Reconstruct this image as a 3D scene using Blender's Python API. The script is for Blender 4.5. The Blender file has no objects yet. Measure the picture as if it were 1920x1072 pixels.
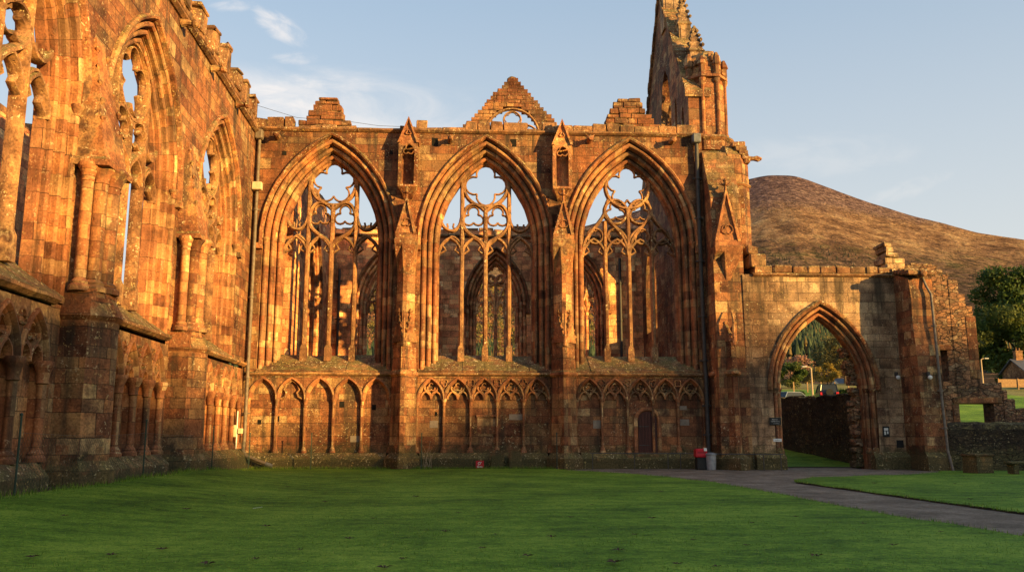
import bpy, math, random
from mathutils import Vector, Matrix, noise
RD = random.Random(11)
rad = math.radians
pi = math.pi
sc = bpy.context.scene
COL = sc.collection

# ------------------------------------------------------------------ mesh helpers
class MB:
    def __init__(s):
        s.v = []; s.f = []; s.uv = []; s.sm = []; s.mi = []
    def add(s, vs, fs, uvs=None, smooth=False, mi=0):
        b = len(s.v)
        s.v.extend([tuple(p) for p in vs])
        for i, f in enumerate(fs):
            s.f.append(tuple(b + k for k in f))
            s.uv.append(uvs[i] if uvs else None)
            s.sm.append(smooth); s.mi.append(mi)
    def quad(s, a, b, c, d, mi=0):
        s.add([a, b, c, d], [(0, 1, 2, 3)], mi=mi)
    def box(s, x0, x1, y0, y1, z0, z1, j=0.0, mi=0):
        q = [(x, y, z) for z in (z0, z1) for y in (y0, y1) for x in (x0, x1)]
        if j: q = [tuple(c + RD.uniform(-j, j) for c in p) for p in q]
        s.add(q, [(0, 2, 3, 1), (4, 5, 7, 6), (0, 1, 5, 4), (2, 6, 7, 3), (0, 4, 6, 2), (1, 3, 7, 5)], mi=mi)
    def cbox(s, x0, x1, y0, y1, z0, z1, c=0.02, j=0.0, mi=0):
        """box with chamfered top and vertical edges (weathered stone)"""
        def ring(i, z):
            return [(x0 + i, y0, z), (x1 - i, y0, z), (x1, y0 + i, z), (x1, y1 - i, z), (x1 - i, y1, z), (x0 + i, y1, z), (x0, y1 - i, z), (x0, y0 + i, z)]
        def inner(z):
            return [(x0 + c * 1.6, y0 + c, z), (x1 - c * 1.6, y0 + c, z), (x1 - c, y0 + c * 1.6, z), (x1 - c, y1 - c * 1.6, z), (x1 - c * 1.6, y1 - c, z), (x0 + c * 1.6, y1 - c, z), (x0 + c, y1 - c * 1.6, z), (x0 + c, y0 + c * 1.6, z)]
        rs = [inner(z0), ring(c, z0 + c), ring(c, z1 - c), inner(z1)]
        if j:
            d = [(RD.uniform(-j, j), RD.uniform(-j, j), RD.uniform(-j, j)) for _ in range(8)]
            rs = [[tuple(p[k] + d[i][k] for k in range(3)) for i, p in enumerate(r)] for r in rs]
        s.rings(rs, mi=mi)
    def rings(s, rs, cap0=True, cap1=True, smooth=False, closed=True, mi=0):
        """loft through rings (counter-clockwise seen from the end of the loft)"""
        n = len(rs[0]); vs = [p for r in rs for p in r]; fs = []
        m = n if closed else n - 1
        for k in range(len(rs) - 1):
            for i in range(m):
                a = k * n + i; b = k * n + (i + 1) % n
                fs.append((a, b, b + n, a + n))
        s.add(vs, fs, smooth=smooth, mi=mi)
        if cap0: s.add(rs[0][::-1], [tuple(range(n))], mi=mi)
        if cap1: s.add(rs[-1], [tuple(range(n))], mi=mi)
    def loft(s, lv, **k):
        s.rings([[(x, y, z) for x, y in pts] for z, pts in lv], **k)
    def lathe(s, cx, cy, prof, n=10, mi=0, smooth=True):
        s.rings([[(cx + r * math.cos(2 * pi * i / n), cy + r * math.sin(2 * pi * i / n), z) for i in range(n)] for r, z in prof], smooth=smooth, mi=mi)
    def tube(s, pts, r, n=6, mi=0, taper=None, smooth=True, caps=True):
        pts = [Vector(p) for p in pts]; rs = []
        for i, p in enumerate(pts):
            t = (pts[min(i + 1, len(pts) - 1)] - pts[max(i - 1, 0)]).normalized()
            h = Vector((0, 0, 1)) if abs(t.z) < .9 else Vector((1, 0, 0))
            a = t.cross(h).normalized(); b = a.cross(t).normalized()
            q = r if taper is None else r + (taper - r) * i / max(1, len(pts) - 1)
            rs.append([tuple(p + a * q * math.cos(2 * pi * k / n) - b * q * math.sin(2 * pi * k / n)) for k in range(n)])
        s.rings(rs[::1], smooth=smooth, mi=mi, cap0=caps, cap1=caps)
    def poly_prism(s, pts, y0, y1, mi=0):
        """polygon in (x,z), counter-clockwise seen from -y, from y0 (front) to y1"""
        n = len(pts)
        s.add([(x, y0, z) for x, z in pts], [tuple(range(n))], mi=mi)
        s.add([(x, y1, z) for x, z in pts], [tuple(range(n))[::-1]], mi=mi)
        for i in range(n):
            a, b = pts[i], pts[(i + 1) % n]
            s.add([(a[0], y0, a[1]), (a[0], y1, a[1]), (b[0], y1, b[1]), (b[0], y0, b[1])], [(0, 1, 2, 3)], mi=mi)
    def bar(s, path, w, dep, y, closed=False, mi=0):
        """tracery bar: moulded section swept along a path in the (x,z) plane"""
        P = [Vector((p[0], p[1])) for p in path]; n = len(P)
        sec = [(-.5, -.12), (-.5, .12), (-.22, .5), (.22, .5), (.5, .12), (.5, -.12), (.22, -.5), (-.22, -.5)]
        rs = []
        for i in range(n):
            if closed: t = P[(i + 1) % n] - P[i - 1]
            else: t = P[min(i + 1, n - 1)] - P[max(i - 1, 0)]
            if t.length < 1e-6: t = Vector((0, 1))
            t.normalize(); nn = Vector((t.y, -t.x))
            ww = w * (1 + RD.uniform(-.04, .04))
            rs.append([(P[i].x + nn.x * u * ww, y + d * dep, P[i].y + nn.y * u * ww) for u, d in sec])
        if closed: rs.append(rs[0])
        s.rings(rs, cap0=not closed, cap1=not closed, smooth=True, mi=mi)
    def jitter(s, a, f=1.5):
        o = []
        for p in s.v:
            q = Vector(p); d = noise.noise_vector(q * f) * a
            o.append((p[0] + d.x, p[1] + d.y, p[2] + d.z))
        s.v = o
    def build(s, name, mat, parent=None, sharp=38, uvs=True, **props):
        me = bpy.data.meshes.new(name); me.from_pydata(s.v, [], s.f)
        mats = mat if isinstance(mat, (list, tuple)) else [mat]
        for m in mats: me.materials.append(m)
        me.polygons.foreach_set('use_smooth', s.sm)
        if len(mats) > 1: me.polygons.foreach_set('material_index', s.mi)
        if uvs:
            L = me.uv_layers.new(name='UVMap'); out = []
            for f, q in zip(s.f, s.uv):
                if q: 
                    for c in q: out.extend(c)
                    continue
                p = [s.v[i] for i in f]
                a = Vector((0, 0, 0))
                for i in range(len(p)):
                    u, w = p[i], p[(i + 1) % len(p)]
                    a.x += (u[1] - w[1]) * (u[2] + w[2]); a.y += (u[2] - w[2]) * (u[0] + w[0]); a.z += (u[0] - w[0]) * (u[1] + w[1])
                l = a.length or 1; nx, ny, nz = abs(a.x) / l, abs(a.y) / l, abs(a.z) / l
                for c in p:
                    if nz > .9: out.extend((c[0], c[1]))
                    elif nx > ny: out.extend((c[1] + 3.3, c[2] / max(.4, math.sqrt(1 - nz * nz))))
                    else: out.extend((c[0], c[2] / max(.4, math.sqrt(1 - nz * nz))))
            L.data.foreach_set('uv', out)
        me.update()
        if sharp and any(s.sm): me.set_sharp_from_angle(angle=rad(sharp))
        o = bpy.data.objects.new(name, me); COL.objects.link(o)
        if parent: o.parent = parent
        for k, v in props.items(): o[k] = v
        return o

def thing(name, label, cat, loc=(0, 0, 0), rz=0, group=None):
    o = bpy.data.objects.new(name, None); COL.objects.link(o)
    o.empty_display_size = .3
    o.location = loc; o.rotation_euler = (0, 0, rz); o['label'] = label; o['category'] = cat; o['kind'] = 'thing'
    if group: o['group'] = group
    return o
def tag(o, label, cat, group=None):
    o['label'] = label; o['category'] = cat; o['kind'] = 'thing'
    if group: o['group'] = group
    return o
def struct(o, kind='structure'):
    o['kind'] = kind; return o
def copy_tree(o, parent=None):
    c = o.copy(); COL.objects.link(c)
    if parent: c.parent = parent
    for ch in list(o.children): copy_tree(ch, c)
    return c

# ------------------------------------------------------------------ node helpers
class NT:
    def __init__(s, name):
        s.m = bpy.data.materials.new(name); s.m.use_nodes = True
        s.t = s.m.node_tree; s.t.nodes.clear()
        s.out = s.n('ShaderNodeOutputMaterial')
        s.b = s.n('ShaderNodeBsdfPrincipled'); s.l(s.b.outputs[0], s.out.inputs[0])
        s.b.inputs['Roughness'].default_value = .9
        s.b.inputs['Specular IOR Level'].default_value = .25
    def n(s, t, **k):
        x = s.t.nodes.new(t)
        for a, b in k.items(): setattr(x, a, b)
        return x
    def l(s, a, b): s.t.links.new(a, b)
    def put(s, sock, v):
        if hasattr(v, 'is_output') or isinstance(v, bpy.types.NodeSocket): s.l(v, sock)
        elif isinstance(v, (tuple, list)) and len(v) == 3 and sock.type == 'RGBA': sock.default_value = (*v, 1)
        else: sock.default_value = v
    def math(s, op, a, b=0.0, c=None, clamp=False):
        x = s.n('ShaderNodeMath', operation=op, use_clamp=clamp)
        s.put(x.inputs[0], a); s.put(x.inputs[1], b)
        if c is not None: s.put(x.inputs[2], c)
        return x.outputs[0]
    def noise(s, vec, scale, detail=4, rough=.55, out=0, dist=0):
        x = s.n('ShaderNodeTexNoise'); s.put(x.inputs['Vector'], vec)
        x.inputs['Scale'].default_value = scale; x.inputs['Detail'].default_value = detail
        x.inputs['Roughness'].default_value = rough; x.inputs['Distortion'].default_value = dist
        return x.outputs[out]
    def step(s, v, a, b):
        x = s.n('ShaderNodeMapRange', interpolation_type='SMOOTHSTEP'); s.put(x.inputs[0], v)
        x.inputs[1].default_value = a; x.inputs[2].default_value = b
        return x.outputs[0]
    def lin(s, v, a, b, c, d):
        x = s.n('ShaderNodeMapRange'); s.put(x.inputs[0], v)
        for i, q in enumerate((a, b, c, d)): x.inputs[1 + i].default_value = q
        return x.outputs[0]
    def mix(s, f, a, b, mode='MIX'):
        x = s.n('ShaderNodeMix', data_type='RGBA', blend_type=mode)
        s.put(x.inputs[0], f); s.put(x.inputs[6], a); s.put(x.inputs[7], b)
        return x.outputs[2]
    def ramp(s, v, stops, interp='LINEAR'):
        x = s.n('ShaderNodeValToRGB'); s.put(x.inputs[0], v); cr = x.color_ramp; cr.interpolation = interp
        while len(cr.elements) > 1: cr.elements.remove(cr.elements[0])
        for i, (p, c) in enumerate(stops):
            e = cr.elements[0] if i == 0 else cr.elements.new(p)
            e.position = p; e.color = (*c, 1)
        return x.outputs[0]
    def mapv(s, vec, sca, loc=(0, 0, 0)):
        x = s.n('ShaderNodeMapping'); s.put(x.inputs[0], vec); x.inputs['Scale'].default_value = sca; x.inputs['Location'].default_value = loc
        return x.outputs[0]
    def bump(s, h, strength=.6, dist=.03):
        x = s.n('ShaderNodeBump'); s.put(x.inputs['Height'], h); x.inputs['Strength'].default_value = strength; x.inputs['Distance'].default_value = dist
        s.l(x.outputs[0], s.b.inputs['Normal'])
    def comb(s, a, b, c=0.0):
        x = s.n('ShaderNodeCombineXYZ')
        for i, q in enumerate((a, b, c)): s.put(x.inputs[i], q)
        return x.outputs[0]
    def tc(s, k): 
        return s.n('ShaderNodeTexCoord').outputs[k]
    def sep(s, v):
        x = s.n('ShaderNodeSeparateXYZ'); s.put(x.inputs[0], v); return x.outputs

RED = [(0, (.10, .046, .03)), (.1, (.22, .10, .058)), (.24, (.35, .165, .088)), (.4, (.27, .132, .076)), (.54, (.41, .21, .108)), (.66, (.38, .24, .13)), (.78, (.22, .12, .074)), (.88, (.5, .36, .21)), (.94, (.31, .15, .085)), (1, (.085, .048, .033))]
BROWN = [(0, (.13, .07, .042)), (.2, (.27, .145, .08)), (.4, (.37, .215, .12)), (.6, (.26, .15, .09)), (.8, (.43, .28, .155)), (.93, (.18, .09, .055)), (1, (.48, .36, .23))]
TAN = [(0, (.14, .09, .06)), (.2, (.28, .185, .12)), (.4, (.38, .265, .175)), (.6, (.25, .17, .115)), (.8, (.44, .325, .215)), (.93, (.19, .115, .08)), (1, (.48, .39, .28))]
RUB = [(0, (.09, .06, .045)), (.25, (.2, .12, .08)), (.5, (.27, .16, .10)), (.75, (.18, .13, .09)), (1, (.36, .27, .19))]
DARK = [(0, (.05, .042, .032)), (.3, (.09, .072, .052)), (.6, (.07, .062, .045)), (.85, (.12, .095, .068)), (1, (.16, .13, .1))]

def stone(name, pal=RED, bw=.8, bh=.39, joints='ashlar', lich=1.0, stain=1.0, moss_z=1.0, moss=1.0, bump=.7, top=1.0, gain=1.0, mort=.012, ledges=(), mot=.75):
    gain *= .66
    t = NT(name)
    oi = t.n('ShaderNodeObjectInfo').outputs['Random']; ob0 = t.tc('Object')
    va = t.n('ShaderNodeVectorMath', operation='ADD'); t.put(va.inputs[0], ob0); t.l(t.comb(t.math('MULTIPLY', oi, 37.0), t.math('MULTIPLY', oi, 23.0), 0.0), va.inputs[1]); ob = va.outputs[0]
    uv = t.tc('UV'); geo = t.n('ShaderNodeNewGeometry')
    wpos = geo.outputs['Position']; nz = t.sep(geo.outputs['True Normal'])[2]; wz = t.sep(wpos)[2]
    n_big = t.noise(ob, .33, 4, .6); n_mid = t.noise(ob, 2.2, 6, .62); n_fin = t.noise(ob, 17, 4, .6)
    if joints == 'ashlar':
        su = t.sep(uv)
        wv = t.noise(ob, 2.5, 2, .5, out=1); ws = t.sep(wv)
        v = t.math('ADD', su[1], t.math('MULTIPLY', t.math('SINE', t.math('MULTIPLY', su[1], 1.9)), .13))
        v = t.math('ADD', v, t.math('MULTIPLY', t.math('SINE', t.math('MULTIPLY', su[1], 5.3)), .05))
        v = t.math('ADD', v, t.math('MULTIPLY', t.math('SUBTRACT', ws[1], .5), .045))
        row = t.math('FLOOR', t.math('DIVIDE', v, bh))
        wn = t.n('ShaderNodeTexWhiteNoise', noise_dimensions='1D'); t.put(wn.inputs['W'], row); rr = wn.outputs[0]
        u = t.math('MULTIPLY', su[0], t.math('MULTIPLY_ADD', rr, .7, .65))
        u = t.math('ADD', t.math('MULTIPLY_ADD', rr, 37.0, u), t.math('MULTIPLY', t.math('SUBTRACT', ws[0], .5), .05))
        br = t.n('ShaderNodeTexBrick', offset=0, squash=1); t.put(br.inputs['Vector'], t.comb(u, v))
        br.inputs['Color1'].default_value = (0, 0, 0, 1); br.inputs['Color2'].default_value = (1, 1, 1, 1); br.inputs['Mortar'].default_value = (.5, .5, .5, 1)
        for k, q in (('Scale', 1), ('Mortar Size', mort), ('Mortar Smooth', .4), ('Bias', 0), ('Brick Width', bw), ('Row Height', bh)): br.inputs[k].default_value = q
        rnd = br.outputs[0]; mor = br.outputs[1]
        # a joint that is open only here and there
        mor = t.math('MULTIPLY', mor, t.step(t.noise(ob, 1.3, 3, .6), .2, .5))
    elif joints == 'rubble':
        su = t.sep(uv); wv = t.noise(ob, 2.2, 3, .55, out=1); ws = t.sep(wv)
        vec = t.comb(t.math('MULTIPLY_ADD', ws[0], .6, t.math('MULTIPLY', su[0], 1.0)), t.math('MULTIPLY_ADD', ws[1], .5, t.math('MULTIPLY', su[1], 2.1)))
        a = t.n('ShaderNodeTexVoronoi', feature='F1'); t.put(a.inputs['Vector'], vec); a.inputs['Scale'].default_value = 1 / bw
        b = t.n('ShaderNodeTexVoronoi', feature='DISTANCE_TO_EDGE'); t.put(b.inputs['Vector'], vec); b.inputs['Scale'].default_value = 1 / bw
        rnd = t.sep(a.outputs['Color'])[0]; mor = t.math('SUBTRACT', 1.0, t.step(b.outputs['Distance'], .0, .075))
    else:
        rnd = t.noise(ob, .9, 3, .6); rnd = t.lin(rnd, .25, .75, 0, 1); mor = None
    soft = t.lin(t.noise(ob, 1.1, 5, .65), .3, .7, 0, 1)
    c = t.ramp(t.math('ADD', t.math('MULTIPLY', rnd, .82), t.math('MULTIPLY', soft, .18)) if mor is not None else rnd, pal)
    c = t.mix(mot, c, t.ramp(n_mid, [(.28, (.42, .38, .36)), (.5, (1, 1, 1)), (.72, (1.55, 1.5, 1.35))]), 'MULTIPLY')
    c = t.mix(1.0, c, t.ramp(n_big, [(.34, (.5, .44, .42)), (.5, (1, 1, 1)), (.66, (1.35, 1.3, 1.15))]), 'MULTIPLY')
    c = t.mix(mot, c, t.ramp(n_fin, [(.3, (.5, .48, .46)), (.48, (1, 1, 1)), (.68, (1.45, 1.4, 1.3))]), 'MULTIPLY')
    c = t.mix(1.0, c, t.ramp(oi, [(0, (.84 * gain, .80 * gain, .78 * gain)), (.5, (gain, gain, gain)), (1, (1.14 * gain, 1.16 * gain, 1.15 * gain))]), 'MULTIPLY')
    for lz in ledges:
        dz = t.math('SUBTRACT', lz, wz); run = t.math('MULTIPLY', t.math('SUBTRACT', 1.0, t.step(dz, .1, 2.2)), t.step(dz, -.05, .05))
        stn = t.step(t.noise(t.mapv(ob, (2.6, 2.6, .09)), 1.0, 4, .7), .46, .66)
        c = t.mix(t.math('MULTIPLY', t.math('MULTIPLY', run, stn), .75), c, (.045, .034, .024))
    # vertical weather streaks
    st = t.noise(t.mapv(ob, (1.6, 1.6, .16)), 1.0, 5, .65)
    sf = t.math('MULTIPLY', t.step(st, .5, .68), .72 * stain)
    c = t.mix(sf, c, (.055, .042, .03))
    blot = t.math('MULTIPLY', t.step(t.noise(ob, .9, 8, .75), .53, .64), .62 * stain * mot)
    c = t.mix(blot, c, (.07, .05, .034))
    up = t.step(nz, .15, .6)
    if mor is not None: c = t.mix(t.math('MULTIPLY', mor, .68 if joints == 'ashlar' else .7), c, (.035, .025, .018) if joints == 'ashlar' else (.085, .062, .046))
    # moss near the ground and on ledges
    if moss:
        gz = t.math('SUBTRACT', 1.0, t.step(t.math('ADD', wz, t.math('MULTIPLY', t.math('SUBTRACT', n_mid, .5), 1.4)), moss_z * .55, moss_z * 1.25))
        c = t.mix(t.math('MULTIPLY', gz, .8 * moss), c, t.ramp(n_fin, [(.3, (.045, .045, .022)), (.6, (.1, .09, .045))]))
        mu = t.math('MULTIPLY', up, t.step(t.noise(ob, 1.7, 5, .65), .36, .6))
        c = t.mix(t.math('MULTIPLY', mu, .8 * top), c, t.ramp(n_fin, [(.3, (.075, .066, .03)), (.65, (.19, .16, .07))]))
    # pale lichen speckle
    if lich:
        ln = t.noise(ob, 8.5, 4, .75); msk = t.step(t.noise(ob, .6, 4, .65), .4, .58)
        msk = t.math('MAXIMUM', t.math('MULTIPLY', msk, .8), t.math('MULTIPLY', up, .9))
        lf = t.math('MULTIPLY', t.step(ln, .585, .63), msk)
        lf = t.math('MULTIPLY', lf, .8 * lich)
        c = t.mix(lf, c, t.ramp(t.noise(ob, 2.0, 1), [(.4, (.42, .31, .12)), (.55, (.5, .44, .3))]))
    gm_ = t.n('ShaderNodeGamma'); t.put(gm_.inputs[0], c); gm_.inputs[1].default_value = 1.22
    c = t.mix(1.0, gm_.outputs[0], (1.5, 1.47, 1.4), 'MULTIPLY')
    t.l(c, t.b.inputs['Base Color'])
    h = t.math('MULTIPLY_ADD', n_mid, .9, t.math('MULTIPLY', n_fin, .35))
    h = t.math('ADD', h, t.math('MULTIPLY', n_big, .5))
    if mor is not None:
        h = t.math('ADD', h, t.math('MULTIPLY', rnd, .35))
        h = t.math('SUBTRACT', h, t.math('MULTIPLY', mor, .9 if joints == 'ashlar' else 1.6))
    pit = t.step(t.noise(ob, 5.0, 2, .5), .66, .74)
    h = t.math('SUBTRACT', h, t.math('MULTIPLY', pit, .5))
    t.bump(h, bump, .05)
    return t.m

def flat(name, col, rough=.6, var=.15, metal=0, scale=6, bump=0):
    t = NT(name); ob = t.tc('Object'); n = t.noise(ob, scale, 4, .6)
    lo = tuple(c * (1 - var * 2) for c in col); hi = tuple(min(1, c * (1 + var)) for c in col)
    t.l(t.ramp(n, [(.3, lo), (.65, hi)]), t.b.inputs['Base Color'])
    t.b.inputs['Roughness'].default_value = rough; t.b.inputs['Metallic'].default_value = metal
    if bump: t.bump(n, bump, .02)
    return t.m

M = {}
M['ashlar'] = stone('red_ashlar', RED, .85, .40, ledges=(4.45, 16.75))
M['ashlar_brown'] = stone('brown_ashlar', TAN, .8, .40, lich=1.2, gain=1.3, ledges=(9.2,))
M['mould'] = stone('moulded_stone', RED, 1.3, .47, stain=.9, lich=.6, moss=0, bump=.6, gain=1.2, mort=.009, mot=.5)
M['plain'] = stone('carved_stone', RED, joints='none', lich=1.3, stain=.8, moss=1, bump=.8, gain=1.1)
M['trac'] = stone('tracery_stone', BROWN, joints='none', lich=1.6, stain=.5, moss=.6, bump=.6, gain=1.1)
M['sill'] = stone('sill_stone', BROWN, 1.1, .6, lich=1.5, stain=1.0, top=1.1, moss_z=1.0)
M['coping'] = stone('coping_stone', BROWN, 2.5, 2.0, joints='none', lich=2.0, stain=1.0, top=1.0)
M['plinth'] = stone('plinth_stone', BROWN, 1.0, .42, lich=1.1, stain=1.3, moss_z=.8, moss=1.1, gain=.9)
M['inner'] = stone('inner_masonry', RED, .6, .36, lich=.8, stain=.5, moss=.5, gain=2.2)
M['rubble'] = stone('rubble_masonry', RUB, .36, .36, joints='rubble', lich=1.0, stain=.6, bump=1.0, gain=1.6)
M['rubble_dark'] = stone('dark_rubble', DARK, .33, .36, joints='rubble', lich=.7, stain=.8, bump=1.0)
M['dark_stone'] = stone('dark_weathered_stone', DARK, .6, .38, lich=1.3, stain=.6)
M['iron'] = flat('cast_iron', (.06, .055, .05), .55)
M['pipe'] = flat('painted_pipe', (.16, .12, .085), .55, .2)
M['pipe_grey'] = flat('grey_pipe', (.13, .13, .13), .5, .2)
M['white'] = flat('white_paint', (.72, .7, .64), .5, .08)
# ------------------------------------------------------------------ gothic kit (local frame: x along the wall, -y outwards, z up)
def arch_pts(cx, a, zb, zs, Rr, o, n=14, k=6):
    """left springer to right springer of a two-centred arch, moved inwards by o"""
    L = []
    for i in range(k): L.append((cx - (a - o), zb + (zs - zb) * i / k))
    c = Rr - a; r = max(.02, Rr - o); t1 = math.acos(max(-1, min(1, -c / r)))
    for i in range(n + 1):
        t = pi + (t1 - pi) * i / n
        L.append((cx + c + r * math.cos(t), zs + r * math.sin(t)))
    return L + [(2 * cx - x, z) for x, z in L[-2::-1]]
def plen(L):
    s = [0]
    for i in range(1, len(L)): s.append(s[-1] + math.hypot(L[i][0] - L[i - 1][0], L[i][1] - L[i - 1][1]))
    return s
def rise_R(a, rise): return (rise * rise + a * a) / (2 * a)

def sweep_arch(mb, cx, a, zb, zs, Rr, prof, n=14, k=6, y=0, rough=0.0, zlow=None, seed=0):
    loops = [arch_pts(cx, a, zb, zs, Rr, o, n, k) for o, d in prof]
    v0 = plen(loops[0]); v0 = [q + zb for q in v0]
    us = [0]
    for i in range(1, len(prof)): us.append(us[-1] + math.hypot(prof[i][0] - prof[i - 1][0], prof[i][1] - prof[i - 1][1]))
    m = len(loops[0]); vs = []; fs = []; uvs = []
    for j, L in enumerate(loops):
        for x, z in L:
            if rough:
                q = noise.noise_vector(Vector((x * 1.9 + seed, us[j] * 2.5, z * 1.9))) * rough
                vs.append((x + q.x, y + prof[j][1] + q.y, z + q.z))
            else: vs.append((x, y + prof[j][1], z))
    for j in range(len(prof) - 1):
        for i in range(m - 1):
            A = j * m + i
            fs.append((A, A + 1, A + m + 1, A + m))
            uvs.append([(us[j], v0[i]), (us[j], v0[i + 1]), (us[j + 1], v0[i + 1]), (us[j + 1], v0[i])])
    # faces look outwards / into the opening
    fs = [f[::-1] for f in fs]; uvs = [u[::-1] for u in uvs]
    mb.add(vs, [f[::-1] for f in fs], [u[::-1] for u in uvs], smooth=True)

def panel(mb, x0, x1, z0, z1, y, loop, back=False):
    """wall face with an arched hole; loop runs left foot - apex - right foot"""
    m = len(loop) // 2
    def q(p): 
        p = [(x, y, z) for x, z in p]
        mb.add(p[::-1] if back else p, [tuple(range(len(p)))])
    zf = loop[0][1]
    if z0 < zf: q([(x0, z0), (x1, z0), (x1, zf), (x0, zf)])
    for i in range(m):
        a, b = loop[i], loop[i + 1]
        q([(x0, a[1]), a, b, (x0, b[1])])
        a2, b2 = loop[-1 - i], loop[-2 - i]
        q([a2, (x1, a2[1]), (x1, b2[1]), b2])
    za = loop[m][1]
    if z1 > za:
        q([(x0, za), loop[m], (loop[m][0], z1), (x0, z1)]); q([loop[m], (x1, za), (x1, z1), (loop[m][0], z1)])

def order(o, d, so, sd, r):
    hd = d + max(sd * .72, .2); r = max(r, .085)
    P = [(o, d), (o + .004, d + sd * .38), (o + so * .1, hd - .02), (o + so * .26, hd)]
    cx, cy = o + so * .56, d + sd * .4
    for t in (205, 165, 128, 90, 52, 15, -25): P.append((cx + r * math.cos(rad(t)), cy - r * math.sin(rad(t))))
    P += [(o + so * .84, hd), (o + so * .94, max(hd - .04, d + sd * .97))]
    return P
def mould_profile(n, so, sd, r):
    P = []
    for i in range(n): P += order(i * so, i * sd, so, sd, r)
    return P + [(n * so, n * sd)]
HOOD = [(-.2, .01), (-.2, -.1), (-.13, -.17), (-.05, -.14), (-.02, -.05), (.0, .0)]

def cap_lathe(mb, cx, cy, z, r, s=1.0):
    mb.lathe(cx, cy, [(r, z - .3 * s), (r * 1.35, z - .28 * s), (r * 1.2, z - .24 * s), (r * 1.5, z - .12 * s), (r * 2.0, z - .04 * s), (r * 2.15, z), (r * 2.0, z + .05 * s)], 10)
def base_lathe(mb, cx, cy, z, r, s=1.0):
    mb.lathe(cx, cy, [(r * 2.1, z), (r * 2.1, z + .1 * s), (r * 1.6, z + .16 * s), (r * 1.7, z + .2 * s), (r * 1.2, z + .27 * s), (r, z + .3 * s)], 10)

def arc(cx, cz, r, a0, a1, n=12):
    return [(cx + r * math.cos(rad(a0 + (a1 - a0) * i / n)), cz + r * math.sin(rad(a0 + (a1 - a0) * i / n))) for i in range(n + 1)]
def pointed(cx, a, zs, rise, n=8):
    return arch_pts(cx, a, zs, zs, rise_R(a, rise), 0, n, 0)
def foil(cx, cz, r, n, a0=90, lobe=.5):
    """closed foil outline of n lobes inside a circle of radius r"""
    P = []; c = r * lobe; lr = r - c; h = pi / n
    q = c * math.cos(h) + math.sqrt(max(0, lr * lr - (c * math.sin(h)) ** 2)); half = math.degrees(math.atan2(q * math.sin(h), q * math.cos(h) - c))
    for k in range(n):
        m = a0 + 360 * k / n
        P += arc(cx + c * math.cos(rad(m)), cz + c * math.sin(rad(m)), lr, m - half, m + half, 8)
    return P
def cusped(mb, cx, a, zs, rise, w, dep, y, cw=.6):
    """cusped light head: pointed arch with a trefoil cusping inside"""
    mb.bar(pointed(cx, a, zs, rise), w, dep, y)
    R_ = rise_R(a, rise)
    def hw(f): return math.sqrt(max(0, R_ * R_ - (f * rise) ** 2)) - (R_ - a)
    for s in (-1, 1):
        P = [(cx + s * hw(.0), zs), (cx + s * hw(.14) * .86, zs + rise * .14), (cx + s * a * .62, zs + rise * .22), (cx + s * a * .4, zs + rise * .33), (cx + s * a * .5, zs + rise * .46), (cx + s * hw(.62) * .95, zs + rise * .6), (cx + s * hw(.78), zs + rise * .78)]
        mb.bar(P, w * cw, dep * .6, y)
def ogee(p0, p1, p2, p3, n=10):
    o = []
    for i in range(n + 1):
        t = i / n; k = 1 - t
        o.append(tuple(k ** 3 * p0[j] + 3 * k * k * t * p1[j] + 3 * k * t * t * p2[j] + t ** 3 * p3[j] for j in (0, 1)))
    return o

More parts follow.
